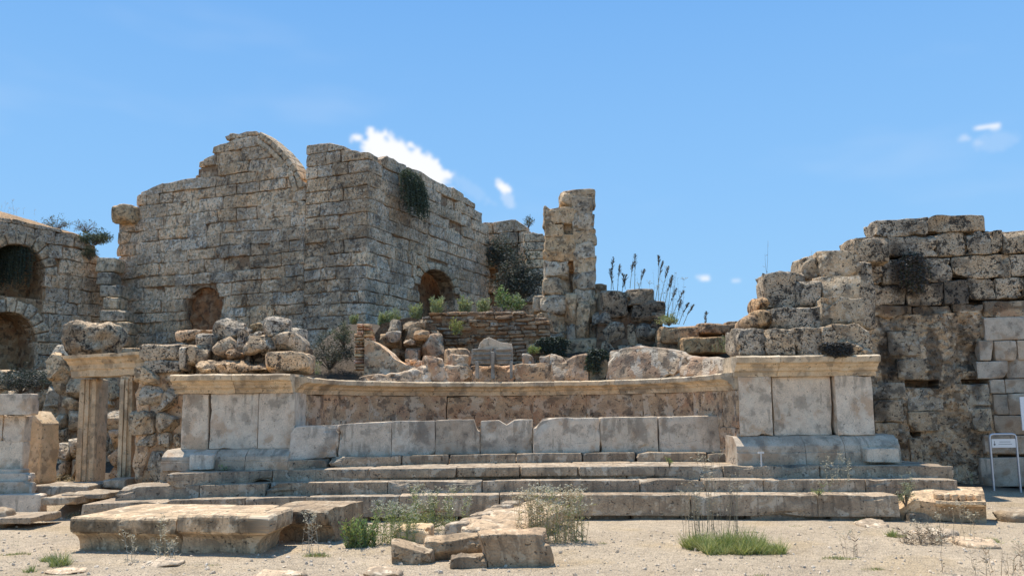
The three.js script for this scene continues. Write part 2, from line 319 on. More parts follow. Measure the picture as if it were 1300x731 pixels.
// a block whose front face fills a rectangle of the survey at distance d
function faceBlock(x0, y0, x1, y1, d, thick, o = {}) {
  const mx = (x0 + x1) / 2, my = (y0 + y1) / 2, l = at(x0, my, d), r = at(x1, my, d), t = at(mx, y0, d), b = at(mx, y1, d), c = at(mx, my, d);
  c.z -= thick / 2;
  return blockGeo(c, [(r.x - l.x) / 2, (t.y - b.y) / 2, thick / 2], o.turn ?? 0, o.lean ?? [0, 0], o);
}

// ------------------------------------------------------------------ upright survey planes, walls of coursed blocks
function plane(pa, da, pb, db) {
  const hy = 522, A = at(pa, hy, da), B = at(pb, hy, db); A.y = B.y = 0;
  const U = B.clone().sub(A), L = U.length(); U.normalize();
  const N = V3(-U.z, 0, U.x); if (N.z < 0 && Math.abs(N.z) > 0.05) N.negate();
  return {
    A, U, N, L,
    pt: (u, v, w = 0) => V3(A.x + U.x * u + N.x * w, v, A.z + U.z * u + N.z * w),
    uv(px, py) { const s = sight(px, py), k = (N.x * A.x + N.z * A.z) / (N.x * s.x + N.z * s.z), x = s.x * k, z = s.z * k; return [(x - A.x) * U.x + (z - A.z) * U.z, EYE + s.y * k]; },
  };
}
const inside = (poly, x, y) => { let c = false; for (let i = 0, j = poly.length - 1; i < poly.length; j = i++) { const [a, b] = poly[i], [e, f] = poly[j]; if ((b > y) !== (f > y) && x < (e - a) * (y - b) / (f - b) + a) c = !c; } return c; };
// holes: {u, v (springing), r, base} arches; keep(u, v): false leaves a block out
function courses(pl, parent, { rows, top, u0, u1, len = [0.6, 1.1], thick = 0.5, mat = M.ashlar, holes = [], keep = null, seed = 1, gap = 0.012, n = 5, p = 12, amp = 0.02, proud = 0.03, paint = null, light = 0.15, warm = 0.07, name = 'block', minFill = 0.35, ring = 0.3, spread = false, wave = 0, sink = 0.07, lost = 0, extra = {} }) {
  const r = rng(seed), list = [];
  for (let k = 0; k < rows.length - 1; k++) {
    const va = rows[k], vb = rows[k + 1], vm = (va + vb) / 2;
    let u = u0 + (k % 2 ? -0.35 : 0) * r() * len[1];
    while (u < u1 - 0.05) {
      let e = u + mix(len[0], len[1], Math.pow(r(), 0.8)); if (u1 - e < len[0] * 0.5) e = u1;
      let parts = [[Math.max(u, u0), Math.min(e, u1)]];
      for (const h of holes) {
        const R = h.r + ring, f = (h.ry ?? h.r) / h.r; if (va > h.v + R * f) continue;
        const dy = Math.max(0, vm - h.v) / f, half = vm < h.v ? h.r + (h.jamb ?? 0) : Math.sqrt(Math.max(0, R * R - dy * dy));
        if (vb < h.base || half <= 0) continue;
        parts = parts.flatMap(([a, b]) => b <= h.u - half || a >= h.u + half ? [[a, b]] : [[a, h.u - half], [h.u + half, b]].filter(([s, t]) => t - s > 0.12));
      }
      for (let [a, b] of parts) {
        const low = va + (vb - va) * 0.3; for (let k = 0; k < 40 && b - a > 0.1 && lerpTable(top, b - 0.04) < low; k++) b -= 0.04; for (let k = 0; k < 40 && b - a > 0.1 && lerpTable(top, a + 0.04) < low; k++) a += 0.04;
        if (b - a < 0.14) continue;
        const ta = Math.min(vb, lerpTable(top, a + 0.04)), tb = Math.min(vb, lerpTable(top, b - 0.04)), tm = Math.min(vb, lerpTable(top, (a + b) / 2));
        if (tm - va < (vb - va) * minFill || (keep && !keep((a + b) / 2, vm))) continue;
        list.push([a, b, va, Math.max(va + 0.06, ta), Math.max(va + 0.06, tb)]);
      }
      u = e;
    }
  }
  const wob = (u, v) => wave * fbm(u * 0.45 + seed, v * 0.5, 1, 2);
  for (const [a, b, va, ta, tb] of list) {
    const luck = r(), open = gap * (0.5 + 3 * Math.pow(r(), 4)), sunk = luck < 0.06 ? -sink * (0.5 + r()) : 0; if (luck > 1 - lost) continue;
    const j = () => (r() - 0.5) * 0.02, w1 = proud * (r() - 0.35), f = thick / 2, tl = [j(), j()], ca = j(), cb = j();
    const half = [(b - a) / 2, ((ta + tb) / 2 - va) / 2, f];
    const geo = stoneGeo((x, y, z) => { const s = (x + 1) / 2, t = (y + 1) / 2, uu = mix(a, b, s), lo = va + open / 2 + mix(ca, cb, s) * 0.5 + wob(uu, va), hi = mix(ta, tb, s) - open / 2 + wob(uu, mix(ta, tb, s)); return pl.pt(mix(a + open / 2 + ca, b - open / 2 + cb, s), mix(lo, hi, t), (z - 1) * f + w1 + sunk + x * tl[0] + y * tl[1]); }, half, { n, p: p * (0.7 + 0.6 * r()), amp: amp * (0.6 + r()), tint: tones(r, warm, light), paint, run: spread ? [(a + b) / 2 + seed * 1.7, (va + (ta + tb) / 2) / 2 + seed] : null, ...extra });
    part(name, geo, mat, parent);
  }
  return list;
}
function arch(pl, parent, h, count, ring, thick, o = {}) {          // voussoirs
  const r = rng(o.seed ?? 3);
  for (let i = 0; i < count; i++) {
    const a = Math.PI * (1 - i / count) - 0.012, b = Math.PI * (1 - (i + 1) / count) + 0.012, R1 = h.r + ring * (0.9 + 0.2 * r()), w = 0.03 + 0.02 * r();
    const geo = stoneGeo((x, y, z) => { const t = mix(a, b, (x + 1) / 2), q = mix(h.r, R1, (y + 1) / 2); return pl.pt(h.u + Math.cos(t) * q, h.v + Math.sin(t) * q * (h.ry ?? h.r) / h.r, (z - 1) * thick / 2 + w); }, [h.r * Math.PI / count / 2, ring / 2, thick / 2], { n: 4, p: 12, amp: 0.015, tint: tones(r), paint: o.paint });
    part('voussoir', geo, o.mat ?? M.ashlar, parent);
  }
}
// rough heart of a wall behind its face blocks, with the openings cut out
function core(pl, parent, outline, holes, w0, w1, mat, name = 'core', tint = [0.6, 0.55, 0.5]) {
  const s = new THREE.Shape(outline.map(([u, v]) => new THREE.Vector2(u, v)));
  for (const h of holes) { const q = new THREE.Path(); q.moveTo(h.u - h.r, h.base); q.lineTo(h.u + h.r, h.base); q.lineTo(h.u + h.r, h.v); q.absellipse(h.u, h.v, h.r, h.ry ?? h.r, 0, Math.PI, false); q.lineTo(h.u - h.r, h.base); s.holes.push(q); }
  const g = new THREE.ExtrudeGeometry(s, { depth: w1 - w0, bevelEnabled: false, curveSegments: 14 }), P = g.attributes.position, c = new Float32Array(P.count * 3);
  for (let i = 0; i < P.count; i++) { const q = pl.pt(P.getX(i), P.getY(i), w0 + P.getZ(i)); P.setXYZ(i, q.x, q.y, q.z); c.set(tint, 3 * i); }
  g.setAttribute('color', new THREE.BufferAttribute(c, 3)); g.computeVertexNormals();
  return part(name, g, mat, parent);
}
// a lumpy slab standing on a survey plane: face(u, v) gives how far it stands out
function slabFace(pl, parent, name, mat, u0, u1, v0, top, nu, nv, face, back, tintFn) {
  const P = [], T = [], C = [], I = [], W = nu + 1;
  const put = (u, v, w, t) => { const q = pl.pt(u, v, w), k = tintFn ? tintFn(q.x, q.y, q.z) : [1, 1, 1]; P.push(q.x, q.y, q.z); T.push(u + 3.1, v + (t ? w : 0) + 1.7); C.push(...k); };
  for (let j = 0; j <= nv; j++) for (let i = 0; i <= nu; i++) { const u = mix(u0, u1, i / nu), v = mix(v0, lerpTable(top, u), j / nv); put(u, v, face(u, v)); }
  const front = P.length / 3;
  for (let j = 0; j < nv; j++) for (let i = 0; i < nu; i++) { const o = j * W + i; I.push(o, o + 1, o + W + 1, o, o + W + 1, o + W); }
  const rim = []; for (let i = 0; i <= nu; i++) rim.push(nv * W + i); const sideL = [], sideR = []; for (let j = 0; j <= nv; j++) { sideL.push(j * W); sideR.push(j * W + nu); }
  const skirt = (edge, flip) => { const base = P.length / 3; edge.forEach((e) => { P.push(P[3 * e], P[3 * e + 1], P[3 * e + 2]); T.push(T[2 * e], T[2 * e + 1]); C.push(C[3 * e], C[3 * e + 1], C[3 * e + 2]); });
    edge.forEach((e) => { const d = back + face(0, 0) * 0; P.push(P[3 * e] + pl.N.x * d, P[3 * e + 1] - 0.02, P[3 * e + 2] + pl.N.z * d); T.push(T[2 * e], T[2 * e + 1] + back); C.push(C[3 * e], C[3 * e + 1], C[3 * e + 2]); });
    const m = edge.length; for (let i = 0; i < m - 1; i++) { const a = base + i, b = base + i + 1, c = a + m, e = b + m; if (flip) I.push(a, e, b, a, c, e); else I.push(a, b, e, a, e, c); } };
  skirt(rim, false); skirt(sideL, false); skirt(sideR, true);
  const g = new THREE.BufferGeometry(); g.setAttribute('position', new THREE.Float32BufferAttribute(P, 3)); g.setAttribute('uv', new THREE.Float32BufferAttribute(T, 2)); g.setAttribute('color', new THREE.Float32BufferAttribute(C, 3)); g.setIndex(I); g.computeVertexNormals();
  return part(name, g, mat, parent);
}
// packed field stones filling a polygon of the survey (pixels) at distance d
function rubble(parent, poly, d, size, { seed = 1, mat = M.pitted, thick = 0.4, p = 5, amp = 0.05, name = 'stone', coreTint = [0.55, 0.5, 0.45], coreMat = M.plaster, paint = null, n = 5, jut = 0.12, flat = 1, light = 0.2, warm = 0.1, skip = 0 } = {}) {
  const r = rng(seed), q = poly.map(([x, y]) => { const v = at(x, y, d); return [v.x, v.y]; }), xs = q.map((v) => v[0]), ys = q.map((v) => v[1]);
  const x0 = Math.min(...xs), x1 = Math.max(...xs), y0 = Math.min(...ys), y1 = Math.max(...ys);
  for (let y = y0; y < y1;) {
    const h = size * flat * (0.65 + 0.7 * r());
    for (let x = x0 - r() * size; x < x1;) {
      const w = size * (0.6 + 1.1 * r()), cx = x + w / 2, cy = y + h / 2 + (r() - 0.5) * h * 0.3; x += w * 0.97;
      if (!inside(q, cx, cy) || r() < skip) continue;
      const geo = blockGeo(V3(cx, cy, -d - thick / 2 + (r() - 0.3) * jut), [w * 0.5, h * 0.52 * (0.85 + 0.4 * r()), thick / 2], (r() - 0.5) * 0.3, [(r() - 0.5) * 0.2, (r() - 0.5) * 0.25], { n, p: p * (0.7 + 0.8 * r()), cuts: 5, amp: amp * (0.6 + 0.8 * r()), freq: 2.6 / Math.max(0.35, size * 1.6), tint: tones(r, warm, light), paint });
      part(name, geo, mat, parent);
    }
    y += h * 0.95;
  }
  if (coreMat) { const s = new THREE.Shape(q.map(([a, b]) => new THREE.Vector2(a, b))), g = new THREE.ExtrudeGeometry(s, { depth: thick, bevelEnabled: false }); g.translate(0, 0, -d - thick - size * 0.3);
    g.setAttribute('color', new THREE.Float32BufferAttribute([...Array(g.attributes.position.count)].flatMap(() => coreTint), 3)); part('core', g, coreMat, parent); }
}
// a moulded run: profile [[out, up]...] carried along plan points (path(s) -> [point, outward]) from s0 to s1
function mouldGeo(path, raw, s0, s1, seg, o = {}) {
  const profile = []; raw.forEach((q, i) => { if (i) { const a = raw[i - 1], L = Math.hypot(q[0] - a[0], q[1] - a[1]), m = Math.min(5, Math.ceil(L / 0.05)); for (let k = 1; k < m; k++) profile.push([mix(a[0], q[0], k / m), mix(a[1], q[1], k / m)]); } profile.push(q); });
  const amp = o.amp ?? 0.008, fr = o.freq ?? 3, P = [], T = [], C = [], I = [], m = profile.length; let acc = [0];
  for (let i = 1; i < m; i++) acc.push(acc[i - 1] + Math.hypot(profile[i][0] - profile[i - 1][0], profile[i][1] - profile[i - 1][1]));
  const off = (++stoneCount * 1.37) % 9, tint = o.tint ?? [1, 1, 1];
  const stops = o.stops; if (stops) seg = stops.length - 1;
  for (let k = 0; k <= seg; k++) {
    const s = stops ? stops[k] : mix(s0, s1, k / seg), [p, nrm] = path(s);
    for (let i = 0; i < m; i++) {
      const [w, y] = profile[i], wy = o.dip ? o.dip(s, i, m) : 0;
      let x = p.x + nrm.x * w, yy = p.y + y + wy, z = p.z + nrm.z * w; const e = amp * fbm(x * fr, yy * fr + off, z * fr, 3) * (i === 0 || i === m - 1 ? 0.3 : 1) * 1.6;
      const bite = (o.bite ?? 0) * Math.max(0, noise(x * 2.1 + off, yy * 3, z * 2.1) - 0.3);
      x += nrm.x * (e - bite * (w > 0.06 ? 1 : 0)); z += nrm.z * (e - bite * (w > 0.06 ? 1 : 0)); yy += e * 0.6;
      P.push(x, yy, z); T.push(s + off, acc[i] + off * 0.7); const c = o.paint ? o.paint(x, yy, z) : [1, 1, 1]; C.push(tint[0] * c[0], tint[1] * c[1], tint[2] * c[2]);
    }
  }
  for (let k = 0; k < seg; k++) for (let i = 0; i < m - 1; i++) { const a = k * m + i, b = a + 1, c = a + m, d = c + 1; I.push(a, c, d, a, d, b); }
  const capIdx = THREE.ShapeUtils.triangulateShape(profile.map(([x, y]) => new THREE.Vector2(x, y)), []);
  for (const [k, flip] of [[0, false], [seg, true]]) { const base = P.length / 3; for (let i = 0; i < m; i++) { const q = k * m + i; P.push(P[3 * q], P[3 * q + 1], P[3 * q + 2]); T.push(profile[i][0] + off, profile[i][1]); C.push(C[3 * q], C[3 * q + 1], C[3 * q + 2]); } for (const [a, b, c] of capIdx) I.push(...(flip ? [base + a, base + c, base + b] : [base + a, base + b, base + c])); }
  const g = new THREE.BufferGeometry(); g.setAttribute('position', new THREE.Float32BufferAttribute(P, 3)); g.setAttribute('uv', new THREE.Float32BufferAttribute(T, 2)); g.setAttribute('color', new THREE.Float32BufferAttribute(C, 3)); g.setIndex(I);
  return toCreasedNormals(g, 0.5);                                   // crisp arrises, worn faces
}
function cornerRun(A, B, C) {                                        // two legs meeting in a mitre at B
  const a = line(A, B), b = line(B, C), n1 = a.at(0)[1], n2 = b.at(0)[1], k = 1 / (1 + n1.dot(n2)), m = n1.clone().add(n2).multiplyScalar(k);
  return { L: a.L + b.L, mid: a.L, at: (s) => Math.abs(s - a.L) < 0.004 ? [B.clone(), m] : s < a.L ? a.at(s) : b.at(s - a.L) };
}
const line = (A, B) => { const d = B.clone().sub(A), L = d.length(); d.normalize(); const n = V3(-d.z, 0, d.x); return { L, at: (s) => [V3(A.x + d.x * s, A.y + d.y * s, A.z + d.z * s), n] }; };

// ------------------------------------------------------------------ ground
const NICHE = { x: 0.02, d: 14.2, r: 3.6 };
const H1 = 0.366, H2 = 0.542, H3 = 0.722;                             // the three steps; H3 is the platform
function groundH(x, z) {
  const d = -z;
  let h = 0.05 * fbm(x * 0.35, 0, z * 0.35, 3) + 0.016 * fbm(x * 1.9, 3, z * 1.9, 3);
  h += 0.34 * sstep(13.6, 15.4, d) * sstep(-6.2, -7.0, x);          // court in front of the doorway
  h += 0.2 * sstep(14.5, 18, d) * sstep(6.5, 7.6, x) * (1 - 0.75 * sstep(8.0, 10.5, x)); // spill at the foot of the block wall
  const rr = Math.hypot(x - NICHE.x, d - NICHE.d), bankIn = sstep(4.0, 4.25, rr) * sstep(15.3, 15.7, d);
  const right = sstep(5.9, 6.5, x), bank = 2.05 + 0.95 * sstep(18, 21.5, d) * (1 + 0.3 * sstep(1, 3, x)) + 1.5 * sstep(21.5, 29, d) * (1 - sstep(-1, 2, x)) + 0.12 * fbm(x * 1.1, 1, z * 1.1, 3);
  const sideL = sstep(-6.1, -5.5, x), k = bankIn * sideL * mix(1, sstep(17.6, 18.1, d), right);
  h = mix(h, bank, k);
  const wl = (1 - sideL) * sstep(17, 30, d);                        // rubble slope towards the arched wall
  h += wl * 2.0 + (1 - sideL) * sstep(17, 19, d) * 0.15 * fbm(x * 1.3, 2, z * 1.3, 3);
  return h;
}
{
  const xs = [], zs = [];
  for (let x = -400; x < -20;) { xs.push(x); x += Math.max(0.6, (-20 - x) * 0.22); }
  for (let x = -20; x <= 18; x += 0.11) xs.push(x);
  for (let x = 18.5; x <= 400; x += Math.max(0.6, (x - 18) * 0.22)) xs.push(x);
  for (let z = 300; z > 2;) { zs.push(z); z -= Math.max(0.8, z * 0.22); }
  for (let z = 2; z > -8; z -= 0.4) zs.push(z);
  for (let z = -8; z > -32; z -= 0.12) zs.push(z);
  for (let z = -32; z > -600;) { zs.push(z); z -= Math.max(0.6, (-31 - z) * 0.22); }
  const P = [], T = [], C = [], I = [], W = xs.length;
  for (const z of zs) for (const x of xs) {
    P.push(x, groundH(x, z), z); T.push(x, z);
    const soil = sstep(15.6, 17, -z), k = 1 + 0.16 * fbm(x * 0.5, 9, z * 0.5, 4) + 0.16 * fbm(x * 2.2, 2, z * 2.2, 4), dry = 0.8 * sstep(0.05, 0.3, fbm(x * 0.9, 5, z * 0.9, 5));
    const c = [k * (1 - 0.06 * dry), k * (1 - 0.1 * dry), k * (1 - 0.2 * dry)]; C.push(...c.map((v, i) => v * mix(1, [0.2, 0.18, 0.16][i], soil)));
  }
  for (let j = 0; j < zs.length - 1; j++) for (let i = 0; i < W - 1; i++) { const o = j * W + i; I.push(o, o + 1, o + W + 1, o, o + W + 1, o + W); }
  const g = new THREE.BufferGeometry(); g.setAttribute('position', new THREE.Float32BufferAttribute(P, 3)); g.setAttribute('uv', new THREE.Float32BufferAttribute(T, 2)); g.setAttribute('color', new THREE.Float32BufferAttribute(C, 3)); g.setIndex(I); g.computeVertexNormals();
  setting('ground', g, M.ground);
}
function onGround(px, py) { let d = 10; const s = sight(px, py); for (let i = 0; i < 30; i++) { const h = groundH(s.x * d, -d); d = mix(d, (h - EYE) / s.y, 0.6); } const p = at(px, py, d); p.y = groundH(p.x, p.z); return p; }

// ------------------------------------------------------------------ stepped platform
const stepPaint = lichen(0.9, 0.14, 0.4, [0.45, 0.43, 0.42], 4);
{
  const t = thing('stepped_platform', 'long low flight of three worn grey stone steps before the curved niche', 'steps', V3(0, 0, -13));
  const r = rng(21);
  const edges = [
    [0.06, H1, [[103, 640], [230, 634.5], [360, 631], [650, 628], [900, 627.5], [1142, 628.5]], 0.9],
    [H1 - 0.03, H2, [[145, 619.5], [250, 616], [360, 613.5], [650, 610], [900, 609], [1150, 609], [1217, 610]], 0.9],
    [H2 - 0.03, H3, [[210, 602], [280, 599], [360, 596.5], [650, 592.5], [900, 591.5], [1150, 591], [1212, 592]], 0.9]];
  edges.forEach(([lo, hi, pix, deep], k) => {
    const pts = pix.map(([a, b]) => level(a, b, hi)), tab = pts.map((p) => [p.x, -p.z]), zAt = (x) => -lerpTable(tab, x);
    const X0 = pts[0].x, X1 = pts[pts.length - 1].x;
    for (let x = X0; x < X1 - 0.05;) {
      let e = x + mix(0.85, 1.9, r()); if (X1 - e < 0.6) e = X1;
      const a = x, b = e, dy = (r() - 0.5) * 0.01, dz = (r() - 0.5) * 0.02, g = 0.004;
      const geo = stoneGeo((i, j, z) => { const X = mix(a + g, b - g, (i + 1) / 2); return V3(X, mix(lo, hi + dy, (j + 1) / 2), zAt(X) + dz + (z - 1) * deep / 2); }, [(b - a) / 2, (hi - lo) / 2, deep / 2], { n: 8, p: 80, amp: 0.012, freq: 2.6, chip: 3.5, tint: tones(r, 0.03, 0.1), paint: stepPaint });
      part('step_block', geo, M.step, t); x = e;
    }
  });
  // footing course under the lowest step, paving of the landing
  for (let x = -6.2; x < 6.6;) { const e = Math.min(6.6, x + 1 + 0.8 * r()), tab = [[103, 640], [360, 631], [650, 628], [900, 627.5], [1225, 629]].map(([a, b]) => { const p = level(a, b, H1); return [p.x, -p.z]; }); const z = -lerpTable(tab, (x + e) / 2) - 0.1; part('footing', blockGeo(V3((x + e) / 2, 0.0, z - 0.3), [(e - x) / 2 - 0.004, 0.12, 0.3], 0, [0, 0], { n: 4, p: 20, amp: 0.02, tint: times(tones(r, 0.03, 0.1), 0.8) }), M.step, t); x = e; }
  for (let d = 13.9; d < 17.9; d += 0.82) for (let x = -5.6; x < 6.5;) {
    const e = Math.min(6.6, x + mix(0.8, 1.5, r())), cx = (x + e) / 2; 
    if (!(d > 15.2 && Math.hypot(cx - NICHE.x, d + 0.4 - NICHE.d) > 3.9)) part('paving_slab', blockGeo(V3(cx, H3 - 0.07 + (r() - 0.5) * 0.012, -d - 0.41), [(e - x) / 2 - 0.006, 0.07, 0.404], 0, [0, 0], { n: 3, p: 24, amp: 0.006, tint: tones(r, 0.03, 0.08) }), M.step, t);
    x = e;
  }
}

// ------------------------------------------------------------------ the two pedestals that frame the niche
const marblePaint = lichen(0.8, 0.16, 0.4, [0.66, 0.58, 0.5], 2);
function pedestal(name, label, spec) {
  const { d, x0, x1, yTop, yDie, yBase, dies, baseL, baseR, seed } = spec, r = rng(seed);
  const L = at(x0, yDie[1], d), Rr = at(x1, yDie[1], d), base = V3((L.x + Rr.x) / 2, H3, -d), t = thing(name, label, 'pedestal', base);
  const top = spec.top, hc = spec.hc, dieTop = top - hc, dieLo = at((x0 + x1) / 2, yBase, d).y;
  for (const [a, b, dz] of dies) {
    const A = at(a, 530, d).x, B = at(b, 530, d).x;
    const geo = stoneGeo((i, j, z) => V3(mix(A + 0.003, B - 0.003, (i + 1) / 2), mix(dieLo, dieTop, (j + 1) / 2), -d + dz + (z - 1) * 0.45), [(B - A) / 2, (dieTop - dieLo) / 2, 0.45], { n: 10, p: 70, amp: 0.012, freq: 1.8, chip: 2, tint: tones(r, 0.02, 0.04), paint: marblePaint });
    part('facing_slab', geo, M.marble, t);
  }
  const X0 = at(baseL, yBase, d).x, X1 = at(baseR, yBase, d).x, hb = dieLo - H3, pr = [[-0.5, 0], [0.24, 0], [0.25, hb * 0.42], [0.23, hb * 0.44], [0.235, hb * 0.5], [0.22, hb * 0.66], [0.12, hb * 0.86], [0.03, hb * 0.97], [0.0, hb], [-0.5, hb + 0.01]];
  const cuts = [X0, mix(X0, X1, 0.42), mix(X0, X1, 0.66), X1];
  for (let k = 0; k < 3; k++) { const p = line(V3(cuts[k] + 0.004, H3, -d), V3(cuts[k + 1] - 0.004, H3, -d)); part('base_moulding', mouldGeo((s) => p.at(s), pr, 0, p.L, 14, { amp: 0.012, tint: times(tones(r, 0.02, 0.06), 0.82), paint: lichen(1.4, 0.0, 0.55, [0.58, 0.58, 0.58], 9) }), M.marble, t); }
  const C0 = at(spec.cornL, yTop, d).x, C1 = at(spec.cornR, yTop, d).x, cp = [[-0.7, 0], [0.02, 0], [0.04, hc * 0.1], [0.05, hc * 0.24], [0.1, hc * 0.28], [0.12, hc * 0.42], [0.16, hc * 0.5], [0.17, hc * 0.58], [0.25, hc * 0.66], [0.27, hc * 0.92], [0.22, hc], [-0.7, hc + 0.01]];
  const cc = [C0, ...spec.cornCuts.map((v) => at(v, yTop, d).x), C1];
  for (let k = 0; k < cc.length - 1; k++) { const p = line(V3(cc[k] + 0.003, dieTop, -d), V3(cc[k + 1] - 0.003, dieTop, -d)); part('cornice_block', mouldGeo((s) => p.at(s), cp, 0, p.L, 16, { amp: 0.016, bite: 0.05, tint: tones(r, 0.03, 0.07), paint: lichen(1.3, 0.14, 0.5, [0.55, 0.52, 0.5], 3) }), M.honey, t); }
  return t;
}
const pedL = pedestal('pedestal', 'pale marble pedestal with three smooth facing slabs next to the doorway', { d: 14.1, x0: 230, x1: 373, yTop: 474, yDie: [497, 570], yBase: 570, top: at(300, 475.5, 14.1).y, hc: 0.3, dies: [[230, 264, 0], [265, 327, -0.02], [327, 374, 0]], baseL: 212, baseR: 371, cornL: 223, cornR: 373, cornCuts: [300], seed: 5 });
const pedR = pedestal('pedestal', 'pale marble pedestal with two pilasters and a recessed panel below black pitted blocks', { d: 14.2, x0: 938, x1: 1110, yTop: 450, yDie: [475, 553], yBase: 553, top: at(1020, 452, 14.2).y, hc: 0.33, dies: [[939, 981, 0.03], [984, 1059.5, -0.07], [1062, 1110, 0.03]], baseL: 930, baseR: 1135, cornL: 930, cornR: 1110, cornCuts: [985, 1062], seed: 6 });
{ // square stumps standing on the landing against the pedestals
  const r = rng(8);
  whole('stone_stump', 'small squared stone block set before the base of the doorway pedestal', 'stone', faceBlock(240, 577, 270, 597, 13.75, 0.25, { n: 6, p: 14, amp: 0.02, tint: tones(r) }), M.marble, at(255, 597, 13.75));
  whole('stone_stump', 'small squared stone block at the foot of the pilastered pedestal', 'stone', faceBlock(1101, 569, 1143, 587, 13.8, 0.3, { n: 6, p: 18, amp: 0.015, tint: times(tones(r), 0.95) }), M.marble, at(1122, 587, 13.8));
  whole('stone_stump', 'long low stone course lying beside the pilastered pedestal base', 'stone', faceBlock(1128, 556, 1142, 574, 14.1, 0.5, { n: 5, p: 18, amp: 0.015, tint: times(tones(r), 0.9) }), M.marble, at(1135, 574, 14.1));
}

// ------------------------------------------------------------------ the curved niche: wall, cornice
const nichePath = (R, y) => (s) => { const a = Math.PI - s / R, c = Math.cos(a), q = Math.sin(a); return [V3(NICHE.x + c * R, y, -NICHE.d - q * R), V3(-c, 0, q)]; };
{
  const t = thing('curved_niche_wall', 'semicircular niche wall of brown stained stone under a honey coloured cornice', 'niche wall', V3(NICHE.x, H3, -NICHE.d - NICHE.r)), r = rng(31);
  const R = NICHE.r, arc = Math.PI * R, top = at(600, 485.5, 17.75).y, hc = 0.27, lo = top - hc;
  const rows = [H3, 1.3, lo], paint = (x, y, z) => { const k = lichen(1.1, 0.1, 0.5, [0.55, 0.5, 0.47], 7)(x, y, z), w = 0.55 * sstep(0.0, 0.25, fbm(x * 0.8, y * 1.6, z * 0.8 + 5, 4)); return [k[0], k[1] * (1 - 0.2 * w), k[2] * (1 - 0.3 * w)]; };
  for (let k = 0; k < 2; k++) for (let s = 0; s < arc - 0.05;) {
    let e = s + mix(0.9, 1.9, r()); if (arc - e < 0.5) e = arc; const a = s, b = e, dz = (r() - 0.5) * 0.02;
    part('wall_block', stoneGeo((i, j, z) => { const [p, n] = nichePath(R, 0)(mix(a + 0.0015, b - 0.0015, (i + 1) / 2)); const w = dz + (z - 1) * 0.2; return V3(p.x + n.x * w, mix(rows[k] + 0.001, rows[k + 1] - 0.001, (j + 1) / 2), p.z + n.z * w); }, [(b - a) / 2, (rows[k + 1] - rows[k]) / 2, 0.2], { n: 9, p: 70, amp: 0.03, tint: tones(r, 0.04, 0.06), paint }), M.plaster, t);
    s = e;
  }
  const cp = [[-0.45, 0], [0.02, 0], [0.035, hc * 0.14], [0.05, hc * 0.3], [0.09, hc * 0.36], [0.11, hc * 0.5], [0.15, hc * 0.56], [0.22, hc * 0.66], [0.235, hc * 0.93], [0.2, hc], [-0.45, hc + 0.01]];
  for (let s = 0; s < arc - 0.05;) { let e = s + mix(0.9, 1.6, r()); if (arc - e < 0.6) e = arc; part('cornice_block', mouldGeo(nichePath(R, lo), cp, s + 0.003, e - 0.003, 12, { amp: 0.016, bite: 0.06, tint: tones(r, 0.04, 0.08), paint: lichen(1.2, 0.1, 0.5, [0.5, 0.47, 0.45], 3) }), M.honey, t); s = e; }
}
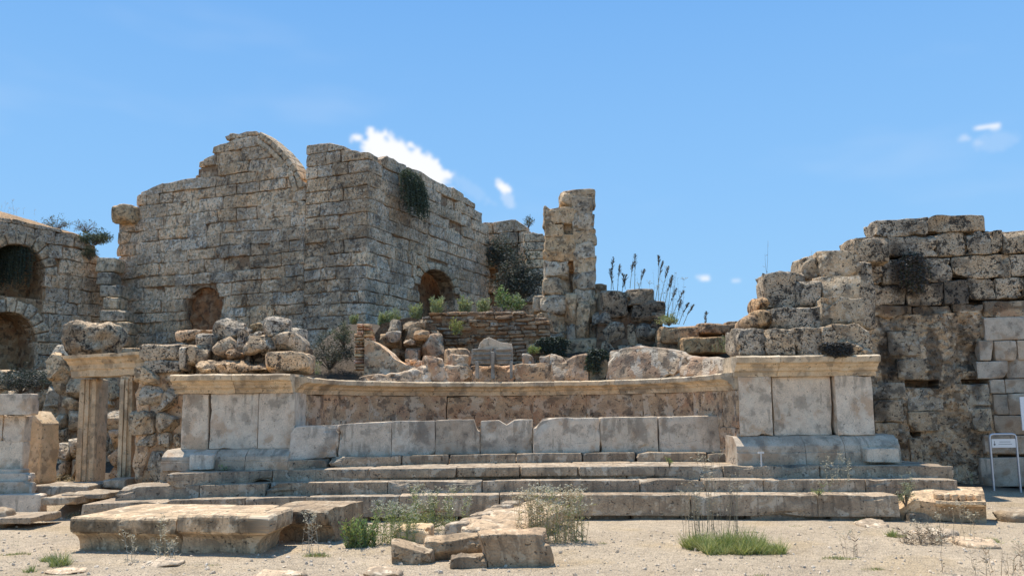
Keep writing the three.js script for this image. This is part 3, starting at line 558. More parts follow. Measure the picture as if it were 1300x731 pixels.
// ------------------------------------------------------------------ the bench inside the niche
{
  const t = thing('curved_bench', 'long curved grey marble bench with broken back slabs inside the niche', 'bench', V3(0, H3, -15.4)), r = rng(41);
  const plan = [[366, 13.95], [430, 14.55], [520, 15.1], [600, 15.35], [700, 15.45], [800, 15.35], [880, 15.15], [943, 14.85]], P = plan.map(([px, d]) => at(px, 535, d)), tx = P.map((p) => [p.x, -p.z]);
  const topPx = [[366, 543], [372, 541], [430, 539], [497, 535], [600, 532.5], [700, 530.5], [800, 529.5], [943, 527]], topY = (px, d) => at(px, lerpTable(topPx, px), d).y;
  const paint = lichen(1.0, 0.06, 0.6, [0.5, 0.47, 0.45], 12);
  const cuts = [366, 430, 497, 552, 609, 677, 762, 836, 943], lowTop = at(600, 576, 15.35).y;
  for (let k = 0; k < cuts.length - 1; k++) {
    const A = at(cuts[k], 535, lerpTable(plan, cuts[k])).x, B = at(cuts[k + 1], 535, lerpTable(plan, cuts[k + 1])).x, set = [0, 0.01, 0, -0.01, -0.1, 0.02, 0, 0.01][k];
    part('back_slab', stoneGeo((i, j, z) => {
      const s = (i + 1) / 2, X = mix(A + 0.003, B - 0.003, s), px = mix(cuts[k], cuts[k + 1], s), d = lerpTable(tx, X);
      let hi = topY(px, d); if (k === 3 && s > 0.86) hi -= 0.2 * sstep(0.86, 0.95, s); if (k === 4) hi -= 0.02 + 0.1 * Math.exp(-(((s - 0.52) / 0.07) ** 2)); if (k === 5 && s < 0.12) hi -= 0.16 * sstep(0.12, 0.06, s); if (k === 0) hi -= 0.1 * sstep(0.12, 0, s);
      return V3(X, mix(lowTop - 0.01, hi, (j + 1) / 2), -d + set + (z - 1) * 0.17 - 0.05 * (j + 1) / 2);
    }, [(B - A) / 2, 0.32, 0.17], { n: 14, p: 30, amp: 0.018, freq: 2.4, chip: 1.8, tint: times(tones(r, 0.03, 0.05), 0.92), paint }), M.marble, t);
  }
  for (let px = 368; px < 940;) { const e = Math.min(943, px + 40 + r() * 60), A = at(px, 535, lerpTable(plan, px)).x, B = at(e, 535, lerpTable(plan, e)).x, dy = (r() - 0.5) * 0.02, jut = 0.14 + r() * 0.06;
    part('seat_course', stoneGeo((i, j, z) => { const X = mix(A + 0.006, B - 0.006, (i + 1) / 2); return V3(X, mix(H3 - 0.02, lowTop + dy, (j + 1) / 2), -lerpTable(tx, X) + jut + (z - 1) * 0.25); }, [(B - A) / 2, (lowTop - H3) / 2, 0.25], { n: 6, p: 16, amp: 0.018, chip: 1.5, tint: times(tones(r, 0.03, 0.08), 0.9), paint }), M.step, t); px = e; }
}

// ------------------------------------------------------------------ the bath building: gable wall, tower, arched wall
const towerPaint = (x, y, z) => {
  const spot = sstep(0.02, 0.16, fbm(x * 0.42, y * 0.5, z * 0.42, 4) + 0.1 * noise(x * 4, y * 4, z * 4)), warm = sstep(0.1, 0.35, fbm(x * 0.9 + 9, y * 0.9, z * 0.9, 3));
  const dark = 0.55 * Math.exp(-(((x + 8.2) / 3.2) ** 2) - (((y - 6.6) / 2.0) ** 2)), s2 = sstep(0.0, 0.14, dark * 0.6 - 0.12 + 0.5 * fbm(x * 0.9, y * 1.1, z * 0.9 + 4, 4) + 0.15 * noise(x * 5, y * 5, z * 5)), k = 1.28 * mix(1, 0.74, spot) * mix(1, 0.6, s2); return [k * (1 + 0.06 * warm), k * (1 - 0.02 * warm), k * (1 - 0.1 * warm)];
};
const D0 = 30, U37 = V3(-0.93, 0, -0.37);
const cornerP = at(462, 522, D0);
const gableD = 34.2, gable = plane(137, gableD, 462, D0);
const top_ = (pl, pts) => pts.map(([x, y]) => pl.uv(x, y)).sort((a, b) => a[0] - b[0]);
const rowsUp = (v0, v1, h, seed) => { const r = rng(seed), a = [v0]; while (a[a.length - 1] < v1) a.push(a[a.length - 1] + h * (0.78 + 0.44 * r())); return a; };
const rowsSurvey = (pl, px, ys) => ys.map((y) => pl.uv(px, y)[1]);
{
  const t = thing('gable_wall', 'tall grey ashlar wall with a broken gable top and a small blind arch', 'ruined wall', gable.pt(6, 3.2));
  const uEnd = gable.uv(384, 400)[0];
  const top = top_(gable, [[136, 262], [150, 258], [163, 264], [172, 266], [173, 262], [174, 247], [190, 240], [220, 228], [249, 222], [250, 205], [265, 202], [266, 196], [270, 185], [284, 184], [285, 172], [300, 165], [316, 164], [330, 169], [346, 180], [362, 194], [374, 210], [381, 226], [384, 232]]);
  const [hu, hv] = gable.uv(257, 392), r_ = gable.uv(280, 392)[0] - hu, hole = { u: hu, v: hv, r: r_, base: 3.0 };
  const rows = rowsUp(3.0, 13, 0.46, 3);
  courses(gable, t, { rows, top, u0: 0.0, u1: uEnd, len: [0.55, 1.5], thick: 0.7, holes: [hole], seed: 51, wave: 0.09, lost: 0.012, mat: M.tower, spread: true, gap: 0.006, paint: towerPaint, proud: 0.06, amp: 0.05, n: 7, p: 22, ring: 0.1, light: 0.12, minFill: 0.15 });
  core(gable, t, [[0.1, 2], [uEnd, 2], ...top.slice().reverse().map(([u, v]) => [clamp(u, 0.1, uEnd), v - 0.28])], [hole], -0.66, -0.1, M.plaster);
  // brown rubble closing the blind arch
  slabFace(gable, t, 'arch_infill', M.plaster, hu - r_ - 0.1, hu + r_ + 0.1, 3.0, [[0, hv + r_ + 0.1], [90, hv + r_ + 0.1]], 20, 24, (u, v) => -0.34 + 0.34 * fbm(u * 3, v * 3, 1, 4), -0.3, (x, y, z) => { const k = 0.75 + 0.5 * fbm(x * 4, y * 4, z * 4, 3); return [0.8 * k, 0.55 * k, 0.38 * k]; });
  // the vault springing left along the slope of the gable
  const rr = rng(4); [[330, 169, 338, 174.5], [338, 174.5, 346, 180.5], [346, 180.5, 353, 187], [353, 187, 360, 194], [360, 194, 366, 201.5], [366, 201.5, 372, 209.5], [372, 209.5, 377, 218], [377, 218, 381, 227], [380, 227, 384, 238]].forEach(([a, b, c, e]) => { const p = gable.uv(a, b), q = gable.uv(c, e), mu = (p[0] + q[0]) / 2, mv = (p[1] + q[1]) / 2, L = Math.hypot(q[0] - p[0], q[1] - p[1]); const ang = Math.atan2(q[1] - p[1], q[0] - p[0]); for (let k = 0; k < 2; k++) { const off = 0.02 - k * 0.26; part('vault_stone', stoneGeo((i, j, z) => { const x = i * L * 0.5, y = j * 0.1 + off - 0.06; return gable.pt(mu + Math.cos(ang) * x - Math.sin(ang) * y, mv + Math.sin(ang) * x + Math.cos(ang) * y, (z - 1) * 0.4 + 0.08 - k * 0.03); }, [L / 2, 0.11, 0.4], { n: 4, p: 14, amp: 0.02, tint: tones(rr) }), M.ashlar, t); } });
  // toothed stub of a cross wall running down the wall's broken end
  const st = [[119, 326, 146, 345], [121, 345, 141, 361], [124, 361, 152, 377], [128, 377, 150, 393], [124, 393, 158, 408], [130, 408, 164, 424], [126, 424, 160, 441], [132, 441, 170, 458]];
  st.forEach(([a, b, c, e], i) => part('toothing_block', faceBlock(a, b, c, e, 33.0 - i * 0.25, 0.9, { n: 5, p: 9, amp: 0.05, tint: tones(rr, 0.08, 0.2), paint: towerPaint }), M.ashlar, t));
  // weathered lump of the wall's outer corner
  part('corner_stone', faceBlock(138, 258, 170, 282, 33.4, 0.9, { n: 10, p: 3.6, amp: 0.16, freq: 1.6, tint: [1.0, 0.9, 0.76] }), M.ashlar, t);
}
const towerSide = plane(462, 30.0, 622, 39.3);
const towerFront = plane(380, 31.0, 462, 29.95);
{
  const t = thing('bath_tower', 'square ashlar tower with an arched opening and a hanging bush on its receding side', 'ruined tower', V3(cornerP.x, 4.4, cornerP.z));
  const rows = [3.2, ...rowsSurvey(towerFront, 440, [416, 400, 385, 370, 354, 338, 321, 304, 288, 271, 254, 238, 221, 205, 189, 176])];
  const topF = top_(towerFront, [[380, 184], [384, 180], [402, 178], [415, 178], [432, 183], [440, 187], [452, 190], [453, 192], [462, 194]]);
  const len = [0.55, 1.2];
  courses(towerFront, t, { rows, top: topF, u0: 0, u1: towerFront.L - 0.0, len, thick: 0.7, seed: 61, wave: 0.05, mat: M.tower, spread: true, gap: 0.01, paint: towerPaint, proud: 0.05, amp: 0.04, n: 7, p: 20, light: 0.12, minFill: 0.3 });
  core(towerFront, t, [[0.1, 2], [towerFront.L - 0.2, 2], [towerFront.L - 0.2, lerpTable(topF, 9) - 0.5], [0.1, topF[0][1] - 0.5]], [], -0.66, -0.1, M.plaster);
  const topS = top_(towerSide, [[462, 193], [470, 199], [484, 206], [485, 198], [496, 197], [519, 208], [520, 212], [540, 222], [541, 225], [560, 233], [580, 240], [590, 245], [591, 254], [603, 256], [604, 266], [612, 268], [613, 282], [622, 286]]);
  const [hu, hv] = towerSide.uv(556, 368), rr = (towerSide.uv(578, 365)[0] - towerSide.uv(534, 365)[0]) / 2, hole = { u: hu, v: hv, r: rr, ry: towerSide.uv(556, 343)[1] - hv, base: towerSide.uv(556, 396)[1] - 0.6 };
  courses(towerSide, t, { rows, top: topS, u0: 0.0, u1: towerSide.L, len: [0.8, 1.7], thick: 0.7, holes: [hole], seed: 62, wave: 0.05, lost: 0.008, mat: M.tower, spread: true, gap: 0.01, paint: towerPaint, proud: 0.06, amp: 0.045, n: 7, p: 20, light: 0.12, ring: 0.5, minFill: 0.3 });
  arch(towerSide, t, hole, 9, 0.55, 0.8, { paint: towerPaint });
  core(towerSide, t, [[0.2, 2], [towerSide.L - 0.1, 2], ...topS.slice().reverse().map(([u, v]) => [clamp(u, 0.2, towerSide.L - 0.1), v - 0.5])], [hole], -0.66, -0.1, M.plaster);
  // inside of the opening: a back wall of brown rubble
  slabFace(towerSide, t, 'arch_infill', M.plaster, hu - rr - 1.5, hu + rr + 3.5, 3.0, [[0, hv + rr + 1.2], [90, hv + rr + 1.2]], 30, 24, (u, v) => -1.3 + 0.15 * fbm(u * 2, v * 2, 1, 3), -0.3, (x, y, z) => { const k = 0.8 + 0.5 * fbm(x * 3, y * 3, z * 3, 3); return [0.72 * k, 0.62 * k, 0.52 * k]; });
  // upper side wall behind, closing the tower to the sky side
  const back = plane(470, 36, 640, 44);
}
{ // wall section past the tower
  const pl = plane(612, 40, 694, 39), t = thing('tower_return_wall', 'short grey block wall behind the dark scrub next to the bath tower', 'ruined wall', pl.pt(1.4, 4.6));
  const top = top_(pl, [[612, 282], [626, 282], [627, 277], [655, 277], [656, 284], [668, 288], [676, 292], [694, 300]]);
  courses(pl, t, { rows: rowsUp(3.5, 11.6, 0.56, 8), top, u0: 0, u1: pl.L, len: [0.6, 1.1], thick: 0.6, seed: 71, mat: M.tower, spread: true, paint: towerPaint, amp: 0.04, p: 16, keep: (u, v) => !(u > pl.uv(626, 300)[0] && u < pl.uv(648, 300)[0] && v < pl.uv(640, 318)[1]) });
  core(pl, t, [[0.1, 2], [pl.L - 0.1, 2], [pl.L - 0.1, top[top.length - 1][1] - 0.4], [0.1, top[0][1] - 0.4]], [], -0.9, -0.3, M.plaster);
  const r = rng(5); for (let k = 0; k < 8; k++) part('pillar_block', faceBlock(664 + r() * 4, 296 + k * 11, 692 - r() * 2, 307 + k * 11, 37.4, 0.9, { n: 5, p: 9, amp: 0.03, tint: tones(r), paint: towerPaint }), M.ashlar, t);
}
{ // wall with two arches at the far side
  const pl = plane(-60, 29.6, 134, 34.4), t = thing('arched_wall', 'grey ashlar wall with one arch above another and dry earth on top', 'ruined wall', pl.pt(3, 2));
  const top = top_(pl, [[-60, 264], [0, 275], [40, 283], [75, 290], [110, 299], [122, 318], [134, 340]]);
  const a1 = pl.uv(22, 345), a2 = pl.uv(10, 432), r1 = pl.uv(57, 345)[0] - a1[0], r2 = pl.uv(46, 432)[0] - a2[0];
  const holes = [{ u: a1[0], v: a1[1], r: r1, base: pl.uv(22, 377)[1] }, { u: a2[0], v: a2[1], r: r2, base: pl.uv(10, 470)[1] }];
  courses(pl, t, { rows: rowsUp(1.4, 9.3, 0.5, 12), top, u0: 0, u1: pl.L, len: [0.6, 1.25], thick: 0.6, holes, seed: 81, wave: 0.07, lost: 0.01, mat: M.tower, spread: true, gap: 0.01, paint: towerPaint, amp: 0.045, n: 7, p: 18, ring: 0.45, minFill: 0.3 });
  holes.forEach((h, i) => arch(pl, t, h, 11, 0.5, 0.8, { seed: 9 + i, paint: towerPaint }));
  core(pl, t, [[0.1, 0.5], [pl.L - 0.3, 0.5], ...top.slice().reverse().map(([u, v]) => [clamp(u, 0.1, pl.L - 0.3), v - 0.4])], holes, -1.2, -0.12, M.plaster, 'core', [0.8, 0.72, 0.62]);
  holes.forEach((h) => slabFace(pl, t, 'arch_infill', M.plaster, h.u - h.r - 0.2, h.u + h.r + 0.2, h.base - 0.4, [[0, h.v + h.r + 0.2], [90, h.v + h.r + 0.2]], 16, 18, (u, v) => -1.25 + 0.15 * fbm(u * 2, v * 2, 4, 3), -0.3, () => [0.85, 0.74, 0.6]));
  // dry earth bank lying on top and behind
  const P = [], T = [], C = [], I = [], nu = 60, nv = 14;
  for (let j = 0; j <= nv; j++) for (let i = 0; i <= nu; i++) { const u = mix(-1, pl.L + 0.5, i / nu), w = mix(-0.1, -6, j / nv), v = lerpTable(top, u) - 0.06 + 0.75 * Math.sin(Math.min(1, j / nv * 3) * 1.57) * (1.15 - u / pl.L * 0.75) + 0.12 * fbm(u * 1.4, j * 0.3, 1, 3) - (j === nv ? 3 : 0); const q = pl.pt(u, v, w); P.push(q.x, q.y, q.z); T.push(u, w); C.push(1.75, 1.55, 1.3); }
  for (let j = 0; j < nv; j++) for (let i = 0; i < nu; i++) { const o = j * (nu + 1) + i; I.push(o, o + 1, o + nu + 2, o, o + nu + 2, o + nu + 1); }
  const g = new THREE.BufferGeometry(); g.setAttribute('position', new THREE.Float32BufferAttribute(P, 3)); g.setAttribute('uv', new THREE.Float32BufferAttribute(T, 2)); g.setAttribute('color', new THREE.Float32BufferAttribute(C, 3)); g.setIndex(I); g.computeVertexNormals(); part('earth_bank', g, M.earth, t);
}

// ------------------------------------------------------------------ block wall beside the pilastered pedestal
const pitPaint = lichen(0.75, 0.14, 0.55, [0.4, 0.39, 0.39], 14);
{
  const pl = plane(1085, 17.2, 1420, 16.7), t = thing('block_wall', 'high wall of black pitted blocks over eroded rubble and smooth ashlar, beside the pilastered pedestal', 'ruined wall', pl.pt(2.5, 0.3));
  const U = (px, py = 450) => pl.uv(px, py)[0];
  const row = (ys, px = 1220) => rowsSurvey(pl, px, ys);
  // upper courses of big pitted blocks, set out as surveyed: [x0, y0, x1, y1]
  const r = rng(91), sooty = [[1150, 350, 0.34, 0.6], [1215, 372, 0.5, 0.42], [1128, 455, 0.3, 0.5], [1165, 392, 0.9, 0.16], [1250, 388, 0.9, 0.14], [1118, 520, 0.25, 0.35], [1185, 450, 0.16, 0.7], [1240, 470, 0.18, 0.5]].map(([a, b, w, h]) => [...pl.uv(a, b), w, h]);
  const wallPaint = (x, y, z) => { const u = (x - pl.A.x) * pl.U.x + (z - pl.A.z) * pl.U.z; let m = 0; for (const [a, b, w, h] of sooty) m = Math.max(m, Math.exp(-(((u - a) / w) ** 2) - (((y - b) / h) ** 2))); const k = 0.85 * sstep(0.3, 0.42, m * 0.75 + 0.5 * fbm(x * 2.6, y * 1.7, z * 2.6, 4) + 0.12 * noise(x * 13, y * 13, z)), q = pitPaint(x, y, z); return [q[0] * mix(1, 0.24, k), q[1] * mix(1, 0.23, k), q[2] * mix(1, 0.23, k)]; };
  const face = (x0, y0, x1, y1, o = {}) => { const a = pl.uv(x0, (y0 + y1) / 2), b = pl.uv(x1, (y0 + y1) / 2), lo = pl.uv((x0 + x1) / 2, y1)[1], hi = pl.uv((x0 + x1) / 2, y0)[1], w = (o.w ?? 0) + (r() - 0.4) * 0.05, th = o.thick ?? 0.8, g = o.gap ?? 0.003, tl = (r() - 0.5) * 0.02;
    part(o.name ?? 'block', stoneGeo((i, j, z) => pl.pt(mix(a[0] + g, b[0] - g, (i + 1) / 2), mix(lo + g, hi - g, (j + 1) / 2) + i * tl, (z - 1) * th / 2 + w + i * tl), [(b[0] - a[0]) / 2, (hi - lo) / 2, th / 2], { n: 11, p: o.p ?? 26, amp: o.amp ?? 0.04, freq: 3.2, chip: 1.6, cuts: o.cuts ?? 1, tint: o.tint ?? times(tones(r, 0.05, 0.1), 0.84), paint: o.paint ?? wallPaint }), o.mat ?? M.pitted, t); };
  [[1113, 277, 1180, 300], [1181, 273, 1252, 294], [1086, 300, 1128, 331], [1128, 297, 1190, 326], [1190, 294, 1227, 325], [1227, 293, 1259, 323], [1258, 292, 1275, 322], [1274, 291, 1345, 321], [1345, 300, 1410, 322],
    [1088, 330, 1121, 360], [1121, 328, 1170, 361], [1170, 326, 1210, 358], [1210, 324, 1284, 353], [1284, 322, 1330, 350], [1330, 322, 1410, 350],
    [1085, 360, 1110, 387], [1110, 361, 1152, 388], [1152, 360, 1200, 388], [1200, 356, 1231, 386], [1231, 353, 1265, 380], [1265, 352, 1300, 379], [1300, 350, 1350, 378], [1350, 350, 1410, 378]].forEach((b) => face(...b));
  // dark ledge course
  [[1098, 387, 1160, 404], [1160, 388, 1210, 402], [1210, 386, 1250, 398], [1250, 381, 1330, 403], [1330, 378, 1410, 402]].forEach((b) => face(...b, { w: -0.02, amp: 0.03, p: 20, mat: M.plaster, tint: [0.95, 0.95, 0.92] }));
  // smooth ashlar
  const smooth = { mat: M.marble, p: 30, amp: 0.008, gap: 0.006, w: 0.0, paint: lichen(0.9, 0.1, 0.5, [0.6, 0.55, 0.52], 22) };
  [[1250, 402, 1310, 432], [1310, 401, 1400, 431], [1243, 432, 1263, 458], [1263, 432, 1292, 458], [1292, 431, 1345, 457], [1240, 458, 1281, 481], [1281, 455, 1330, 480], [1330, 457, 1400, 480], [1257, 481, 1277, 500], [1277, 480, 1330, 499], [1262, 500, 1281, 527], [1281, 499, 1312, 527], [1312, 498, 1380, 527], [1263, 527, 1330, 552], [1330, 527, 1400, 552], [1250, 552, 1310, 580], [1310, 552, 1400, 580], [1245, 580, 1330, 618], [1330, 580, 1420, 618]].forEach((b) => face(...b, { ...smooth, tint: times(tones(r, 0.04, 0.1), 0.78) }));
  const holes_ = [[1150, 483, 1191, 491], [1221, 482, 1263, 487]].map(([a, b, c, e]) => [...pl.uv(a, b), ...pl.uv(c, e)]), rnd = pl.uv(1164, 549);
  // eroded rubble heart, standing unevenly out of the wall
  const top = [[U(1085), pl.uv(1090, 402)[1]], [U(1250), pl.uv(1250, 396)[1]]];
  slabFace(pl, t, 'eroded_core', M.ashlar, U(1085), U(1258), -0.1, top, 170, 220, (u, v) => {
    const k = (u - U(1085)) / (U(1258) - U(1085)), ridge = 0.12 * Math.exp(-(((k - 0.72 - 0.12 * Math.sin(v * 1.7)) / 0.13) ** 2)) * sstep(0.8, 2.2, v);
    const st = 0.08 * fbm(u * 1.3, v * 1.3, 4, 4) + 0.06 * fbm(u * 4, v * 4, 2, 3) + 0.035 * fbm(u * 11, v * 11, 2, 2), hollow = -0.1 * sstep(0.12, 0.3, fbm(u * 0.9 + 3, v * 0.9, 8, 3));
    const q = holes_.some(([a, b, c, e]) => u > a && u < c && v > e && v < b) ? -0.45 : 0, rh = Math.hypot(u - rnd[0], v - rnd[1]) < 0.1 ? -0.4 : 0;
    return -0.06 + (q ? 0 : ridge) + st + hollow + q + rh;
  }, -0.6, (x, y, z) => { const k = fbm(x * 1.1, y * 1.1, z + 3, 4), pale = sstep(0.05, 0.25, fbm(x * 1.2 + 5, y * 0.8, 2, 4)), dk = sstep(0.12, 0.2, fbm(x * 1.4 + 2, y * 1.1, 7, 4) + 0.1 * noise(x * 9, y * 9, 1)); return [0.92 + 0.3 * pale, 0.88 + 0.34 * pale, 0.84 + 0.4 * pale].map((v, i) => v * 0.9 * (1 + 0.2 * k) * mix(1, 0.55, dk) * wallPaint(x, y, z)[i]); });
  // blocks showing through the rubble
  const emb = { mat: M.ashlar, amp: 0.025, p: 26, w: -0.02, gap: 0.006 };
  [[1108, 485, 1152, 507], [1110, 508, 1148, 536], [1112, 536, 1143, 556], [1153, 492, 1200, 522], [1153, 522, 1192, 548], [1156, 556, 1172, 590], [1222, 487, 1258, 515], [1234, 518, 1260, 548], [1140, 455, 1185, 482], [1128, 420, 1170, 452], [1180, 412, 1215, 440]].forEach((b) => face(...b, { ...emb, w: -0.02 + r() * 0.04, tint: times(tones(r, 0.08, 0.12), 0.82) }));
  // joist sockets under stone lintels
  [[1150, 478, 1190, 486], [1222, 478, 1262, 484]].forEach(([a, b, c, e]) => face(a, b - 8, c, b, { ...emb, w: 0.0, tint: [0.85, 0.8, 0.74], name: 'socket_lintel' }));
  core(pl, t, [[U(1085), -0.2], [U(1410), -0.2], [U(1410), pl.uv(1400, 310)[1]], [U(1250), pl.uv(1250, 310)[1]], [U(1110), pl.uv(1110, 310)[1]], [U(1085), pl.uv(1090, 345)[1]]], [], -1.1, -0.45, M.plaster);
}
// ------------------------------------------------------------------ blocks piled on the pilastered pedestal
{
  const t = thing('attic_masonry', 'stepped pile of black pitted blocks on the pilastered pedestal', 'ruined masonry', at(1020, 450, 14.8)), r = rng(101);
  const put = (x0, y0, x1, y1, d, o = {}) => part('block', faceBlock(x0 - 0.7, y0 - 0.7, x1 + 0.7, y1 + 0.7, d, o.thick ?? 0.8, { n: 11, p: o.p ?? 22, amp: o.amp ?? 0.045, freq: 3.2, chip: 1.5, cuts: 2, tint: o.tint ?? times(tones(r, 0.05, 0.12), 0.85), paint: pitPaint, turn: (r() - 0.5) * 0.06, lean: [0, (r() - 0.5) * 0.02] }), o.mat ?? M.pitted, t);
  [[937, 417, 972, 451], [972, 418, 1010, 451], [1010, 416, 1045, 451], [1045, 415, 1060, 451], [1060, 412, 1106, 451]].forEach((b) => put(...b, 14.45));
  put(981, 390, 1043, 420, 14.9); put(973, 346, 1013, 391, 15.2); put(990, 344, 1024, 358, 15.7); put(1012, 356, 1047, 389, 15.1, { p: 6 });
  put(1044, 378, 1098, 418, 14.8, { mat: M.ashlar }); put(1046, 350, 1094, 380, 15.1, { mat: M.ashlar }); put(1044, 318, 1092, 352, 15.7, { mat: M.ashlar }); put(1021, 326, 1048, 357, 15.9, { mat: M.ashlar, p: 6 });
  put(1086, 302, 1130, 332, 16.4); put(1088, 332, 1112, 415, 16.0, { thick: 0.6 });
  put(963, 376, 982, 396, 15.1, { p: 3.5, tint: [1, 0.8, 0.6] }); put(945, 398, 968, 420, 14.9, { p: 3.2, tint: [0.95, 0.8, 0.66] }); put(964, 393, 984, 418, 14.9, { p: 5, tint: [1, 0.82, 0.62] });
  put(1068, 430, 1112, 455, 14.3, { p: 5, amp: 0.05, tint: [0.95, 0.93, 0.9] });
}
// ------------------------------------------------------------------ the lone pier
{
  const D = 21.2, t = thing('stone_pier', 'tall lone pier of stacked rough blocks standing against the sky', 'ruined pier', at(725, 440, D)), r = rng(111);
  const put = (x0, y0, x1, y1, o = {}) => part(o.name ?? 'block', faceBlock(x0 - 0.8, y0 - 0.8, x1 + 0.8, y1 + 0.8, D + (o.dz ?? 0), o.thick ?? 0.75, { n: 10, p: o.p ?? 18, amp: o.amp ?? 0.055, freq: 2.8, chip: 1.6, cuts: 2, tint: o.tint ?? tones(r, 0.08, 0.12), paint: o.paint ?? lichen(1.1, 0.12, 0.5, [0.5, 0.47, 0.45], 5), turn: (r() - 0.5) * 0.16, lean: [0, o.lean ?? (r() - 0.5) * 0.05] }), o.mat ?? M.ashlar, t);
  put(713, 240, 754, 262, { dz: 0.1, thick: 0.9 }); put(727, 250, 753, 273); put(692, 263, 731, 283); put(728, 272, 754, 292); put(728, 291, 756, 309, { dz: 0.04 }); put(729, 308, 756, 327); put(730, 326, 757, 346); put(729, 345, 756, 366); 
  put(693, 283, 716, 299, { tint: [1.05, 0.95, 0.82] }); put(717, 281, 731, 299, { dz: 0.2 }); put(693, 298, 732, 319, { tint: [1.0, 0.9, 0.76] }); put(692, 318, 731, 332, { tint: [1.05, 0.88, 0.7] }); put(722, 298, 733, 345, { dz: 0.25, tint: [1.1, 0.8, 0.55] });
  put(692, 331, 722, 352); put(690, 351, 726, 375, { p: 5 }); put(718, 345, 734, 400, { dz: 0.35, tint: [0.55, 0.5, 0.46] }); put(686, 374, 722, 398, { p: 5 }); put(683, 396, 720, 422, { p: 4.5 }); put(690, 420, 722, 446, { p: 5 });
  put(729, 364, 757, 384, { p: 5 }); put(744, 378, 760, 408, { p: 4 }); put(730, 382, 750, 432, { p: 4.5, lean: -0.12, name: 'leaning_slab', tint: [1.3, 1.18, 1.05], dz: -0.15 }); put(718, 372, 732, 412, { p: 5, dz: -0.1, tint: [1.2, 1.1, 0.98] }); put(720, 410, 734, 432, { p: 5, dz: -0.05 });
  put(738, 408, 764, 436, { p: 4, dz: 0.05 }); put(716, 430, 776, 452, { p: 6, dz: -0.25, tint: [1.05, 1, 0.92] }); put(756, 362, 770, 384, { dz: 0.3, tint: [0.7, 0.66, 0.62] });
  rubble(t, [[682, 452], [770, 452], [768, 380], [740, 350], [700, 340], [688, 380]], D + 0.35, 0.32, { seed: 5, thick: 0.5, mat: M.ashlar, jut: 0.2 });
}
// ------------------------------------------------------------------ dark rubble wall beside the pier
{
  const D = 20.6, t = thing('rubble_wall', 'dark pitted rubble wall with reeds growing on top, against the lone pier', 'rubble wall', at(800, 450, D)), r = rng(121);
  const put = (x0, y0, x1, y1, o = {}) => part('block', faceBlock(x0, y0, x1, y1, D + (o.dz ?? 0), 0.8, { n: 10, p: 10, amp: 0.07, freq: 3, chip: 1.4, cuts: 4, tint: o.tint ?? times(tones(r, 0.05, 0.12), 0.72), paint: pitPaint, turn: (r() - 0.5) * 0.12, lean: [0, (r() - 0.5) * 0.05] }), M.pitted, t);
  put(764, 369, 798, 402); put(796, 365, 832, 386); put(800, 383, 846, 408); put(826, 405, 842, 430, { tint: [0.5, 0.45, 0.42] });
  rubble(t, [[757, 450], [848, 452], [842, 412], [838, 402], [800, 396], [762, 392]], D + 0.05, 0.4, { seed: 17, thick: 0.6, p: 4.5, amp: 0.07, jut: 0.22, paint: pitPaint, coreTint: [0.4, 0.36, 0.33] });
  [[838, 413, 888, 436, -0.7, [0.95, 0.78, 0.62]], [864, 427, 924, 449, -1.0, [1, 0.8, 0.58]], [889, 410, 940, 424, -0.4, [0.66, 0.56, 0.48]], [922, 420, 944, 446, -0.3, [0.75, 0.68, 0.62]], [836, 434, 866, 449, -0.6, [0.45, 0.4, 0.36]], [886, 424, 930, 440, 0.2, [0.6, 0.52, 0.45]], [924, 408, 941, 424, 0.2, [0.7, 0.62, 0.54]]].forEach(([a, b, c, e, dz, tint]) => part('block', faceBlock(a, b, c, e, D + dz, 0.7, { n: 8, p: 7, amp: 0.05, freq: 2.4, chip: 1, tint, turn: (r() - 0.5) * 0.2, lean: [0, (r() - 0.5) * 0.06] }), M.ashlar, t));
}
